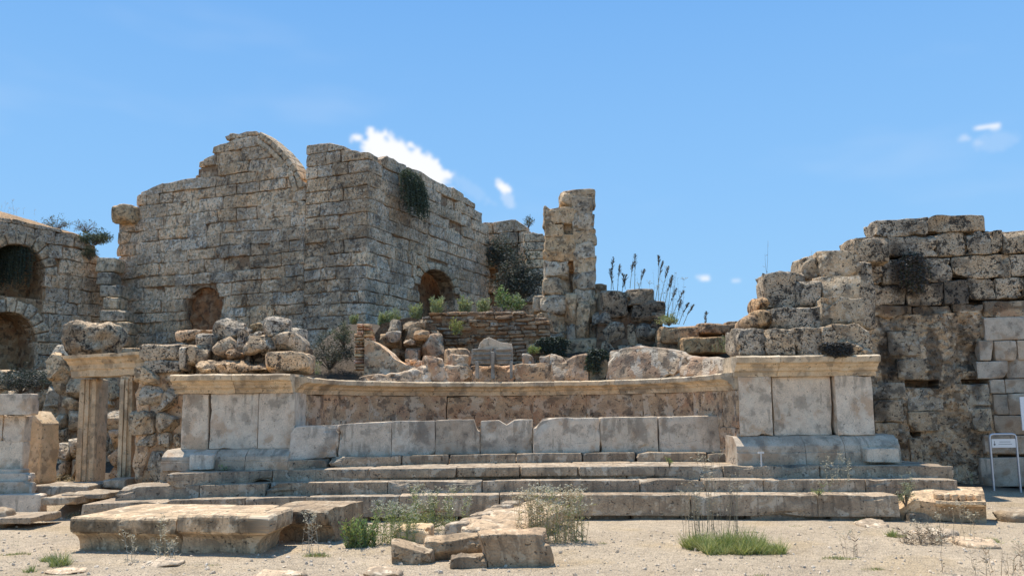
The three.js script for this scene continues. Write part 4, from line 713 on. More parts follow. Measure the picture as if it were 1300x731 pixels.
// ------------------------------------------------------------------ parapet stones standing on the niche cornice
{
  const t = thing('parapet', 'uneven row of pinkish rubble stones standing on the niche cornice', 'parapet', at(700, 483, 18.1)), r = rng(131), yb = at(600, 485.5, 17.75).y;
  const onArc = (p0, p1, top0, top1, o = {}) => {                   // between two sight lines, following the curve of the cornice
    const ang = (px) => { const s = sight(px, 478); const R = NICHE.r + (o.back ?? 0.3); let d = 17.5; for (let k = 0; k < 25; k++) { const x = s.x * d - NICHE.x; d = mix(d, NICHE.d + Math.sqrt(Math.max(0.01, R * R - x * x)), 0.7); } return Math.atan2(d - NICHE.d, s.x * d - NICHE.x); };
    const a = ang(p0), b = ang(p1), R = NICHE.r + (o.back ?? 0.3), h = (px, py, t_) => { const x = NICHE.x + Math.cos(t_) * R, d = NICHE.d + Math.sin(t_) * R; return at(px, py, d).y; }, ha = h(p0, top0, a), hb = h(p1, top1, b), mid = o.mid ?? 0;
    part(o.name ?? 'stone', stoneGeo((i, j, z) => { const s = (i + 1) / 2, q = mix(a, b, s), RR = R + (1 - z) * 0.2 + 0.05 * j, hi = mix(ha, hb, s) + mid * Math.sin(s * Math.PI); return V3(NICHE.x + Math.cos(q) * RR, mix(yb - 0.03, hi, (j + 1) / 2), -NICHE.d - Math.sin(q) * RR); }, [Math.max(0.2, Math.abs(a - b) * R / 2), (ha + hb) / 4 - yb / 2, 0.2], { n: 14, p: (o.p ?? 6) * 2, amp: o.amp ?? 0.055, freq: 3.2, chip: 1.6, cuts: 3, tint: (o.tint ?? tones(r, 0.06, 0.1)).map((v, i) => v * [0.84, 0.92, 1.02][i]), paint: lichen(1.2, 0.06, 0.6, [0.5, 0.47, 0.45], 8) }), o.mat ?? M.plaster, t);
  };
  onArc(770, 864, 446, 452, { mid: 0.16, tint: [1.02, 1.02, 1.02], p: 7 }); onArc(860, 924, 452, 456, { mid: 0.02, tint: [1.0, 0.96, 0.94], p: 6 });
  onArc(718, 748, 456, 450, { mid: 0.05, tint: [1.15, 1, 0.9] }); onArc(748, 772, 462, 456, { tint: [0.4, 0.42, 0.36] }); onArc(700, 722, 460, 458, { tint: [1.2, 1.1, 1.0], p: 4 });
  onArc(652, 704, 463, 460, { tint: [1.15, 0.98, 0.82] }); onArc(662, 676, 448, 450, { back: 0.42, p: 4 }); onArc(684, 698, 452, 449, { back: 0.42, p: 4, tint: [1.2, 1.15, 1.1] }); onArc(698, 716, 447, 456, { back: 0.5, p: 3.5, tint: [1.05, 1, 0.95] });
  onArc(600, 654, 464, 463, { tint: [1.2, 1.02, 0.9] }); onArc(556, 600, 462, 464, { tint: [1.15, 1, 0.85] }); onArc(574, 596, 449, 450, { back: 0.4, p: 5, tint: [1.25, 1.15, 1.05] }); onArc(570, 598, 440, 443, { back: 0.6, p: 4, tint: [1.35, 1.2, 1.0] });
  onArc(543, 566, 450, 455, { tint: [1.2, 1.0, 0.85], p: 4 }); onArc(536, 560, 466, 462, { tint: [1.5, 1.5, 1.5], p: 5 }); onArc(500, 540, 474, 468, { tint: [1.45, 1.42, 1.38], p: 5 }); onArc(470, 505, 477, 473, { tint: [1.1, 1, 0.9], p: 5 });
  onArc(905, 935, 458, 450, { back: 0.55, tint: [1.3, 1.2, 1.05], p: 4 });
}
{ // relief panel fragment leaning on the parapet
  const D = 17.75, t = thing('relief_panel', 'grey carved relief slab with posts and a broken gable stone above the niche', 'carved slab', at(625, 481, D)), r = rng(141);
  const put = (name, x0, y0, x1, y1, dz, o = {}) => part(name, faceBlock(x0, y0, x1, y1, D + dz, o.thick ?? 0.16, { n: 7, p: o.p ?? 22, amp: o.amp ?? 0.012, tint: o.tint ?? [0.5, 0.52, 0.55], paint: marblePaint }), M.marble, t);
  put('carved_slab', 598, 442, 625, 462, 0.12); put('carved_slab', 626, 442, 651, 462, 0.12); 
  for (const [x0, x1, y0] of [[603, 608, 458], [623, 628, 446], [647, 651, 458]]) put('post', x0, y0, x1, 481, 0.0, { thick: 0.12, p: 10 });
  for (const y of [443, 449, 455]) { put('ridge', 600, y, 622, y + 1.7, 0.08, { p: 12, thick: 0.1 }); put('ridge', 630, y, 649, y + 1.7, 0.08, { p: 12, thick: 0.1 }); }
  const a = at(608, 442, D + 0.2), b = at(650, 442, D + 0.2), prof = [[608, 442], [610, 436], [615, 431], [621, 429], [628, 432], [634, 435], [641, 436], [649, 437], [650, 442]].map(([x, y]) => { const q = at(x, y, D + 0.2); return new THREE.Vector2(q.x, q.y); });
  const g = new THREE.ExtrudeGeometry(new THREE.Shape(prof), { depth: 0.2, bevelEnabled: true, bevelSize: 0.015, bevelThickness: 0.015, bevelSegments: 2 }); g.translate(0, 0, -D - 0.4); g.setAttribute('color', new THREE.Float32BufferAttribute([...Array(g.attributes.position.count)].flatMap(() => [0.95, 0.9, 0.84]), 3)); part('gable_stone', g, M.marble, t);
}
// ------------------------------------------------------------------ terrace wall of thin brown courses behind the parapet
{
  const D = 20.2, t = thing('terrace_wall', 'brown wall of thin layered courses with green tufts along its top', 'terrace wall', at(610, 450, D)), r = rng(151);
  const pl = plane(520, D, 700, D - 0.15), top = top_(pl, [[520, 412], [543, 400], [556, 396], [600, 394], [640, 395], [664, 394], [668, 399], [690, 402], [700, 408]]);
  courses(pl, t, { rows: rowsUp(2.6, 4.3, 0.085, 4), top, u0: 0, u1: pl.L, len: [0.16, 0.5], thick: 0.4, mat: M.plaster, seed: 152, gap: 0.004, wave: 0.05, n: 3, p: 6, amp: 0.035, proud: 0.06, light: 0.2, warm: 0.1, name: 'course_stone', minFill: 0.5, keep: () => r() > 0.06, extra: { freq: 6, paint: (x, y, z) => lichen(1.6, -0.05, 0.6, [0.5, 0.44, 0.4], 3)(x, y, z).map((v, i) => v * [0.78, 0.72, 0.66][i]) } });
  core(pl, t, [[0, 2], [pl.L, 2], ...top.slice().reverse().map(([u, v]) => [clamp(u, 0, pl.L), v - 0.05])], [], -0.6, -0.06, M.plaster, 'core', [0.55, 0.44, 0.34]);
}
{ // rubble heap between the brick stub and the terrace wall
  const t = thing('rubble_heap', 'heap of loose grey boulders below the terrace wall', 'rubble', at(500, 460, 19.8)), r = rng(161);
  rubble(t, [[468, 478], [556, 478], [560, 440], [552, 412], [520, 402], [484, 410], [470, 430]], 19.7, 0.36, { seed: 23, thick: 0.7, p: 4, amp: 0.08, jut: 0.5, mat: M.ashlar, coreMat: M.earth, coreTint: [0.7, 0.65, 0.6], warm: 0.12, light: 0.25, paint: () => [0.72, 0.7, 0.68] });
  [[512, 430, 528, 438], [514, 440, 532, 458], [534, 420, 562, 462], [488, 420, 508, 436], [522, 418, 544, 432]].forEach(([a, b, c, e]) => part('boulder', faceBlock(a, b, c, e, 19.2, 0.5, { n: 10, p: 4.5, amp: 0.06, cuts: 6, tint: tones(r, 0.1, 0.15), turn: r() - 0.5 }), M.plaster, t));
  for (let k = 0; k < 26; k++) { const p = at(512 + r() * 34, 457 + r() * 8, 18.6 + r() * 0.5); part('pebble', blockGeo(p, [0.04 + 0.05 * r(), 0.03 + 0.02 * r(), 0.05], r() * 3, [0, 0], { n: 2, p: 4, amp: 0.02, tint: times(tones(r), 1.3) }), M.plaster, t); }
}
{ // brick stub with a mortar ramp
  const D = 18.55, t = thing('brick_stub', 'broken stub of thin bricks with a sloping mortar ramp on the niche edge', 'brick stub', at(460, 474, D)), r = rng(171);
  for (let k = 0; k < 14; k++) { const y = 470 - k * 4.2, w0 = k > 10 ? 4 : 0, x0 = 448 + w0 + r() * 2, x1 = (k > 11 ? 468 : k > 6 ? 472 : 476) + r() * 2; const m = mix(x0, x1, 0.4 + 0.2 * r()); for (const [a, b] of [[x0, m], [m, x1]]) part('brick', faceBlock(a, y - 4.2, b - 0.3, y - 0.2, D, 0.5, { n: 3, p: 8, amp: 0.02, freq: 5, tint: [1.1 + 0.3 * r(), 0.95 + 0.2 * r(), 0.8 + 0.15 * r()] }), M.plaster, t); }
  const pl = plane(462, D - 0.05, 545, D - 0.3), top = top_(pl, [[462, 430], [472, 432], [482, 438], [492, 446], [500, 455], [515, 463], [530, 466], [545, 462]]);
  slabFace(pl, t, 'mortar_ramp', M.plaster, 0, pl.L, at(500, 482, D).y, top, 50, 30, (u, v) => 0.04 + 0.09 * fbm(u * 3, v * 3, 3, 4), -0.5, (x, y, z) => { const p = sstep(-0.1, 0.2, fbm(x * 2, y * 2, z, 3)); return [1.3 + 0.15 * p, 1.15 + 0.25 * p, 1.0 + 0.35 * p]; });
}
// ------------------------------------------------------------------ boulders on and behind the doorway pedestal
{
  const t = thing('boulder_row', 'pile of rounded pitted boulders on the doorway pedestal cornice', 'boulders', at(300, 475, 15)), r = rng(181);
  const put = (x0, y0, x1, y1, d, o = {}) => part('boulder', faceBlock(x0, y0, x1, y1, d, o.thick ?? 0.6, { n: 13, p: o.p ?? 4, amp: o.amp ?? 0.08, freq: 3.4, chip: 1.4, cuts: 7, tint: o.tint ?? tones(r, 0.07, 0.12), paint: lichen(1.3, 0.12, 0.5, [0.5, 0.48, 0.46], 6), turn: (r() - 0.5) * 0.4, lean: [0, o.lean ?? (r() - 0.5) * 0.1] }), o.mat ?? M.pitted, t);
  put(219, 416, 266, 434, 15.6, { p: 4, tint: [1.15, 0.98, 0.84], lean: 0.1 }); put(264, 405, 305, 430, 15.4); put(307, 410, 330, 426, 15.7, { tint: [0.95, 0.85, 0.65] }); put(326, 400, 362, 428, 15.1, { p: 3.6 }); put(304, 424, 334, 450, 14.9, { p: 3.6 }); put(326, 424, 346, 450, 15.0, { p: 4.5 }); put(342, 420, 384, 448, 15.0, { p: 5.5 });
  put(262, 426, 300, 452, 15.2, { p: 3.6 }); put(233, 437, 262, 465, 15.2, { p: 6 }); put(334, 446, 390, 473, 14.55, { p: 9, amp: 0.03, tint: [1.12, 1.02, 0.9] }); put(356, 449, 391, 474, 14.75, { p: 9, amp: 0.03, mat: M.honey, tint: [1, 0.9, 0.82] });
  put(243, 458, 272, 477, 14.7, { p: 3.6, tint: [1.15, 1.05, 0.92] }); put(264, 456, 312, 477, 14.6, { p: 4, tint: [1.15, 1.02, 0.88] }); put(308, 460, 338, 474, 14.75, { tint: [1.05, 0.96, 0.85] }); put(280, 442, 298, 455, 14.7, { p: 4, tint: [1.1, 0.92, 0.75] });
  rubble(t, [[222, 478], [388, 474], [385, 440], [360, 425], [320, 420], [270, 420], [226, 440]], 15.5, 0.34, { seed: 41, thick: 0.6, p: 4.2, amp: 0.07, jut: 0.3, coreMat: M.earth, coreTint: [0.6, 0.55, 0.5] });
}
// ------------------------------------------------------------------ rubble pier between doorway and pedestal
{
  const D = 15.2, t = thing('rubble_pier', 'pier of mortared field stones between the marble doorway and pedestal', 'rubble pier', at(200, 612, D)), r = rng(191);
  rubble(t, [[176, 614], [234, 604], [232, 476], [222, 474], [184, 474], [178, 500]], D, 0.32, { seed: 61, thick: 0.55, p: 4.2, amp: 0.06, jut: 0.2, mat: M.ashlar, coreTint: [1.0, 0.9, 0.8], light: 0.16, warm: 0.08, flat: 1.05 });
  [[174, 436, 228, 458], [180, 457, 230, 474], [226, 440, 234, 470]].forEach(([a, b, c, e]) => part('cap_block', faceBlock(a, b, c, e, D - 0.02, 0.7, { n: 10, p: 9, amp: 0.04, tint: tones(r, 0.05, 0.1), paint: pitPaint }), M.pitted, t));
  part('mortar_face', slabFaceGeo(), M.plaster, t);
  function slabFaceGeo() { return blockGeo(at(186, 545, D + 0.3), [0.12, 0.95, 0.25], 0, [0, 0.02], { n: 10, p: 6, amp: 0.06, tint: [1.35, 1.25, 1.15] }); }
}
// ------------------------------------------------------------------ marble doorway
{
  const dL = 16.15, dR = 15.55, t = thing('marble_doorway', 'freestanding honey coloured marble door frame with lintel', 'doorway', V3(at(130, 612, 15.9).x, 0.35, -15.9)), r = rng(201);
  const jamb = (x0t, x1t, x0b, x1b, yt, yb, d, deep, turn) => { const A = at(x0t, yt, d), B = at(x1t, yt, d), E = at(x0b, yb, d), G = at(x1b, yb, d); const c = Math.cos(turn), s = Math.sin(turn);
    const prof = (x) => 0.02 * (Math.abs(Math.sin((x + 1) * 4.7)) > 0.75 ? -1 : 0);
    return part('jamb', stoneGeo((i, j, z) => { const k = (j + 1) / 2, w = mix(G.x - E.x, B.x - A.x, k) / 2, m = mix((E.x + G.x) / 2, (A.x + B.x) / 2, k), X = i * w, Z = (z - 1) * deep / 2 + (z > 0.9 ? prof(i) : 0); return V3(m + X * c + Z * s, mix(E.y - 0.05, A.y, k), -d + Z * c - X * s); }, [(B.x - A.x) / 2, (A.y - E.y) / 2, deep / 2], { n: 14, p: 30, amp: 0.014, freq: 2.2, chip: 1.2, tint: [1.02, 0.96, 0.88], paint: lichen(1.4, 0.16, 0.4, [0.6, 0.55, 0.5], 5) }), M.honey, t); };
  const jl = jamb(101, 122, 94, 117, 481, 614, dL, 0.5, 0), jr = jamb(152, 168, 147, 165, 477, 616, dR, 0.4, 0);
  for (const [d, on, list] of [[dL, jl, [[101, 107, 94, 101, 0.05], [108, 113, 102, 107.5, 0.03], [116, 122, 111, 117, 0.02]]], [dR, jr, [[152, 157, 147, 152.5, 0.05], [158, 162, 153.5, 158, 0.03]]]]) for (const [a, b, c, e, w] of list) { const A = at(a, 481, d - w), B = at(b, 481, d - w), E = at(c, 612, d - w), G = at(e, 612, d - w); part('fascia', stoneGeo((i, j, z) => { const k = (j + 1) / 2, s = (i + 1) / 2; return V3(mix(mix(E.x, G.x, s), mix(A.x, B.x, s), k), mix(E.y, A.y, k), -d + w + (z - 1) * 0.06); }, [(B.x - A.x) / 2, (A.y - E.y) / 2, 0.06], { n: 9, p: 16, amp: 0.012, tint: [1.06, 1, 0.92], paint: lichen(1.4, 0.16, 0.4, [0.6, 0.55, 0.5], 5) }), M.honey, on); }
  const A = at(89, 479, dL - 0.1), B = at(188, 475, dR - 0.15), pl = line(V3(A.x, A.y, A.z), V3(B.x, B.y, B.z)), h = at(140, 452, 15.85).y - at(140, 479, 15.85).y;
  const pr = [[-0.5, 0], [0, 0], [0.015, h * 0.3], [0.04, h * 0.34], [0.05, h * 0.55], [0.09, h * 0.62], [0.12, h * 0.75], [0.2, h * 0.86], [0.21, h], [-0.5, h + 0.02]];
  part('lintel', mouldGeo((s) => pl.at(s), pr, 0, pl.L, 30, { amp: 0.02, bite: 0.05, tint: [1.02, 0.98, 0.92], paint: lichen(1.5, 0.14, 0.5, [0.55, 0.5, 0.45], 4) }), M.honey, t);
}
{ // rough stones behind the doorway, the low wall between, the standing slab
  const r = rng(211), D = 17.2;
  const t = thing('low_stone_wall', 'low wall of big rough stones seen through and beside the marble doorway', 'stone wall', at(110, 606, D));
  [[66, 562, 84, 588], [80, 558, 100, 586], [66, 586, 82, 610], [82, 584, 100, 610], [132, 520, 152, 548], [134, 546, 150, 572], [130, 570, 152, 592], [134, 590, 152, 612], [96, 575, 112, 610]].forEach(([a, b, c, e]) => part('stone', faceBlock(a, b, c, e, D, 0.6, { n: 9, p: 5.5, amp: 0.05, cuts: 5, tint: times(tones(r, 0.08, 0.1), 0.95) }), M.ashlar, t));
  const p = at(50, 611, 15.9); whole('standing_slab', 'upright broken honey coloured stone slab next to the stacked dado blocks', 'stone slab', (() => { const c = at(51, 568, 16.0); return blockGeo(c, [at(67, 568, 16).x - c.x, 0.64, 0.2], -0.35, [0, 0.03], { n: 12, p: 14, amp: 0.035, freq: 2, tint: [1, 0.92, 0.82], warp: (v, a, b) => { if (b > 0.6 && a > 0) v.y -= 0.22 * a * (b - 0.6) / 0.4; } }); })(), M.honey, p);
  const Dm = 19.6, m = thing('conglomerate_mass', 'big bulging lump of pebbly conglomerate masonry behind the doorway', 'ruined masonry', at(100, 600, Dm));
  part('lump', faceBlock(67, 406, 137, 462, Dm - 0.3, 1.1, { n: 24, p: 2.7, amp: 0.24, freq: 1.9, tint: [1.05, 1.0, 0.93], paint: pitPaint }), M.pitted, m);
  rubble(m, [[60, 612], [170, 612], [172, 500], [150, 470], [136, 455], [76, 455], [70, 500]], Dm, 0.42, { seed: 71, thick: 0.7, p: 4, amp: 0.08, jut: 0.35, mat: M.ashlar, coreTint: [0.6, 0.56, 0.52] });
  const f = thing('fallen_wall', 'slumped dark grey masonry at the foot of the arched wall', 'ruined masonry', at(30, 540, 24));
  rubble(f, [[-60, 560], [110, 560], [112, 452], [80, 448], [60, 462], [30, 470], [-60, 474]], 24, 0.55, { seed: 72, thick: 0.8, p: 6, amp: 0.07, jut: 0.4, mat: M.ashlar, coreTint: [0.5, 0.48, 0.46], light: 0.2 });
}
{ // stacked dado at the edge of the court
  const D = 14.4, t = thing('stacked_dado', 'stack of grey marble dado slabs on three moulded steps at the edge of the court', 'pedestal', at(10, 652, D)), r = rng(221);
  const put = (name, x0, y0, x1, y1, dz, o = {}) => part(name, faceBlock(x0, y0, x1, y1, D + dz, o.thick ?? 0.22, { n: 9, p: o.p ?? 30, amp: o.amp ?? 0.018, chip: 1.6, tint: o.tint ?? tones(r, 0.02, 0.05), paint: lichen(1.1, 0.04, 0.45, [0.62, 0.62, 0.64], 3) }), M.marble, t);
  put('top_slab', -90, 500, 40, 527, 0.1); put('panel', -90, 527, 2, 560, 0.25); put('panel', 3, 528, 30, 561, 0.25); put('panel', -90, 560, 27, 598, 0.25);
  put('step_block', -90, 596, 28, 603, 0.1); put('step_block', -90, 601, 36, 614, 0.02); put('step_block', -90, 612, 39, 631, -0.1, { p: 16 }); put('step_block', -90, 628, 50, 654, -0.35, { p: 18 });
}
{ // loose paving of the court
  const r = rng(231), lab = ['long flat paving slab lying before the standing slab', 'thin flat slab in front of the marble doorway', 'cracked low slab between the stacked dado and the steps', 'flat slab half sunk beside the stacked dado', 'small flat slab at the foot of the doorway'];
  [[36, 613, 112, 629, 14.6], [75, 624, 132, 634, 14.0], [48, 628, 95, 642, 13.7], [-20, 654, 38, 666, 12.6], [128, 606, 158, 620, 15.0]].forEach(([a, b, c, e, d], i) => whole('paving_slab', lab[i], 'paving slab', faceBlock(a, b + 3, c, e, d, 0.9, { n: 9, p: 12, amp: 0.03, tint: tones(r, 0.03, 0.08) }), M.step, at((a + c) / 2, e, d)));
}

// ------------------------------------------------------------------ fallen blocks on the court
{
  const r = rng(301), lp = lichen(2.6, -0.12, 0.9, [0.28, 0.28, 0.27], 2);
  // moulded cornice blocks lying in line
  const A = onGround(100, 698), B = onGround(232, 701), C = onGround(340, 703.5);
  const prof = (h, back) => [[-back, 0], [-0.05, 0], [-0.02, 0.02], [-0.01, h * 0.12], [0.0, h * 0.3], [0.03, h * 0.42], [0.09, h * 0.52], [0.14, h * 0.56], [0.145, h * 0.6], [0.175, h * 0.61], [0.185, h * 0.7], [0.18, h * 0.95], [0.16, h], [-back, h + 0.01]];
  const low = (p) => V3(p.x, p.y - 0.03, p.z);
  const run = (a, b, h, back, o) => { const l = line(low(a), low(b)); const g = mouldGeo((s) => l.at(s), prof(h, back), 0, l.L, 60, { amp: 0.024, bite: 0.07, freq: 3.4, paint: (x, y, z) => y > a.y + h * 0.5 && y < a.y + h * 0.93 - 0.03 ? lp(x, y, z) : [1, 1, 1], ...o }); return g; };
  whole('moulded_block', 'long moulded marble cornice block with black lichen on its upper fascia', 'carved block', run(A, V3(B.x - 0.012, B.y, B.z), 0.43, 1.25, { tint: [1.35, 1.27, 1.14] }), M.step, A, 'moulded blocks before the steps');
  { const P0 = low(V3(B.x + 0.012, B.y, B.z)), P1 = low(V3(C.x - 0.12, C.y, C.z)), P2 = V3(P1.x + 0.04, P1.y, P1.z - 0.75), k = cornerRun(P0, P1, P2), stops = []; for (let i = 0; i <= 40; i++) stops.push(k.mid * i / 40); for (let i = 1; i <= 24; i++) stops.push(k.mid + (k.L - k.mid) * i / 24);
    const t = thing('moulded_block', 'paler moulded marble cornice block with a carved corner, butted against the long one', 'carved block', B, 'moulded blocks before the steps'), h = 0.475;
    part('moulding', mouldGeo((s) => k.at(s), prof(h, 0.06), 0, k.L, 64, { stops, amp: 0.022, bite: 0.07, freq: 3.4, tint: [1.4, 1.32, 1.2], paint: (x, y, z) => y > B.y + h * 0.52 && y < B.y + h * 0.9 - 0.03 ? lichen(2.8, 0.0, 0.8, [0.32, 0.32, 0.31], 2)(x, y, z) : [1, 1, 1] }), M.step, t);
    part('body', blockGeo(V3((P0.x + P1.x) / 2, P0.y + h / 2 + 0.012, (P0.z + P2.z) / 2 - 0.02), [(P1.x - P0.x) / 2 + 0.02, h / 2, 0.385], 0, [0, 0], { n: 12, p: 40, amp: 0.02, tint: [1.3, 1.22, 1.1] }), M.step, t); }
  const D = onGround(352, 686), E = onGround(424, 688);
  whole('moulded_block', 'dark weathered block with a chipped top behind the moulded pair', 'carved block', run(V3(D.x - 0.1, D.y, D.z), E, 0.44, 0.8, { tint: [0.85, 0.8, 0.73], amp: 0.05 }), M.step, D, 'moulded blocks before the steps');
}
{
  const r = rng(311), sp = lichen(1.8, 0.1, 0.5, [0.5, 0.48, 0.46], 6);
  const put = (name, label, cat, x0, y0, x1, y1, thick, o = {}) => { const g = onGround((x0 + x1) / 2, y1), d = -g.z; whole(name, label, cat, faceBlock(x0, y0, x1, y1 + 2, d, thick, { n: o.n ?? 16, p: (o.p ?? 8) * 1.8, amp: (o.amp ?? 0.045) * 0.8, freq: 3.4, chip: 1.8, cuts: 3, tint: o.tint ?? tones(r, 0.04, 0.08), paint: o.paint ?? sp, turn: o.turn ?? 0, lean: o.lean ?? [0, 0], warp: o.warp, taper: o.taper }), o.mat ?? M.step, g, o.group); return g; };
  put('fallen_block', 'blocky broken stone with a flat pinkish face, end of the fallen fragment heap', 'stone block', 611, 677, 702, 719, 0.42, { p: 12, amp: 0.035, tint: [1.25, 1.12, 0.98], turn: 0.12, warp: (v, a, b) => { v.x += 0.05 * b * (a < 0 ? -1 : -0.4); } });
  put('fallen_block', 'wedge shaped broken stone undercut along its front, middle of the fragment heap', 'stone block', 536, 684, 615, 712, 0.5, { p: 10, amp: 0.04, tint: [1.12, 1.02, 0.88], lean: [0, 0.04], warp: (v, a, b, c) => { if (b < 0 && c > 0) v.z -= 0.12 * -b; } });
  put('fallen_block', 'low dark broken stone with a jagged top edge beside the wedge stone', 'stone block', 495, 688, 548, 717, 0.4, { p: 7, amp: 0.06, tint: [0.95, 0.88, 0.78], warp: (v, a, b) => { if (b > 0) v.y -= 0.1 * (a + 1) * 0.5; } });
  put('fallen_block', 'thin grey stone sliver wedged under the fragment heap', 'stone block', 570, 706, 618, 722, 0.3, { p: 9, tint: [0.9, 0.86, 0.8] });
  // long stepped slab reaching back towards the steps
  const g = onGround(600, 694), q = onGround(668, 668), t = thing('stepped_slab', 'long toppled slab with a toothed stepped edge behind the fragment heap', 'carved slab', g);
  const mid = V3((g.x + q.x) / 2 + 0.12, 0.22, (g.z + q.z) / 2), ang = Math.atan2(q.x - g.x, -(q.z - g.z)), len = Math.hypot(q.x - g.x, q.z - g.z) / 2 + 0.25;
  part('slab', blockGeo(V3(mid.x + 0.1, 0.12, mid.z), [0.36, 0.15, len], -ang, [0.03, -0.12], { n: 14, p: 12, amp: 0.05, freq: 2.6, cuts: 5, tint: [1.3, 1.22, 1.12], paint: sp }), M.step, t);
  for (let k = 0; k < 6; k++) { const s = -len + 0.25 + k * (2 * len - 0.4) / 5.5, cx = mid.x - 0.3 * Math.cos(ang) + Math.sin(ang) * s, cz = mid.z - 0.3 * Math.sin(ang) - Math.cos(ang) * s; part('tooth', blockGeo(V3(cx, 0.12 + 0.012 * k, cz), [0.14, 0.15, 0.14], -ang + 0.1, [0, 0.1], { n: 7, p: 8, amp: 0.035, tint: tones(r, 0.03, 0.08), paint: sp }), M.step, t); }
  put('fallen_block', 'honey coloured half buried stone in the weeds behind the fragment heap', 'stone block', 500, 672, 545, 690, 0.6, { p: 4, mat: M.honey, tint: [1.2, 1.1, 0.95] });
}
{ // block with dentils
  const A = onGround(1136, 660), B = onGround(1254, 664), L = line(V3(A.x, A.y - 0.03, A.z), V3(B.x, B.y - 0.03, B.z)), t = thing('dentil_block', 'toppled cornice block with a row of dentils by the end of the steps', 'carved block', A), h = 0.42;
  const pr = [[-0.6, 0], [-0.1, 0], [-0.02, 0.03], [0.02, h * 0.3], [0.06, h * 0.6], [0.08, h * 0.72], [0.0, h * 0.8], [-0.06, h * 0.86], [-0.1, h], [-0.6, h + 0.05]];
  part('body', mouldGeo((s) => L.at(s), pr, 0, L.L, 30, { amp: 0.05, bite: 0.08, freq: 2.4, tint: [1.4, 1.3, 1.16], dip: (s) => -0.12 * sstep(0.25, 0, s / L.L), paint: lichen(1.5, 0.0, 0.6, [0.5, 0.48, 0.46], 9) }), M.step, t);
  for (let k = 0; k < 6; k++) { const [p, n] = L.at(L.L * (0.5 + 0.082 * k)); part('dentil', blockGeo(V3(p.x + n.x * 0.0, p.y + h * 0.9, p.z + n.z * 0.0), [0.036, 0.04, 0.07], 0, [0.1, 0], { n: 3, p: 9, amp: 0.01, tint: [1.4, 1.3, 1.16] }), M.step, t); }
  const E = L.at(L.L * 0.47)[0], F = L.at(L.L * 1.0)[0], k = line(V3(E.x, E.y + h * 0.62, E.z), V3(F.x, F.y + h * 0.62, F.z)); part('fillet', mouldGeo((s) => k.at(s), [[-0.1, 0], [0.12, 0.0], [0.15, 0.03], [0.14, 0.07], [-0.1, 0.08]], 0, k.L, 16, { amp: 0.02, bite: 0.06, tint: [1.5, 1.4, 1.24] }), M.step, t);
}
{ // flat stones bedded in the ground
  const r = rng(321);
  [[1216, 684, 1266, 697, 'oval cream stone bedded in the gravel before the dentil block'], [1158, 674, 1212, 682, 'thin strip of cream rock breaking the gravel before the dentil block'], [1266, 652, 1325, 668, 'grey boulder half in shade past the dentil block'], [1090, 664, 1124, 670, 'small flush cream slab in the gravel near a grass tuft'], [462, 725, 510, 735, 'rounded cream rock flush with the gravel before the fragment heap'], [320, 727, 390, 737, 'flat cream rock slab flush with the dusty ground before the moulded blocks'], [-14, 654, 11, 682, 'grey rounded boulder lying before the stacked dado'], [180, 712, 232, 720, 'flat weathered rock level with the dust before the moulded blocks'], [60, 722, 110, 730, 'broken flat rock in the dust beside a tall green tuft']].forEach(([a, b, c, e, lab]) => {
    const m = onGround((a + c) / 2, (b + e) / 2), w = at(c, e, -m.z).x - at((a + c) / 2, e, -m.z).x, hi = onGround((a + c) / 2, b), lo = onGround((a + c) / 2, e), big = a < 0 || a === 1266, dz = big ? 0.3 : (lo.z - hi.z) / 2;
    whole('bedded_stone', lab, 'stone', blockGeo(V3(m.x, m.y + (big ? (e - b) / 1100 * -m.z * 0.2 : 0.0), m.z), [w, big ? (e - b) / 1100 * -m.z * 0.55 : 0.05, dz], 0, [0, 0], { n: 14, p: 3.4, amp: 0.06, freq: 3, cuts: 3, tint: big ? [0.9, 0.87, 0.82] : times(tones(r, 0.04, 0.05), 1.35) }), M.step, m);
  });
}
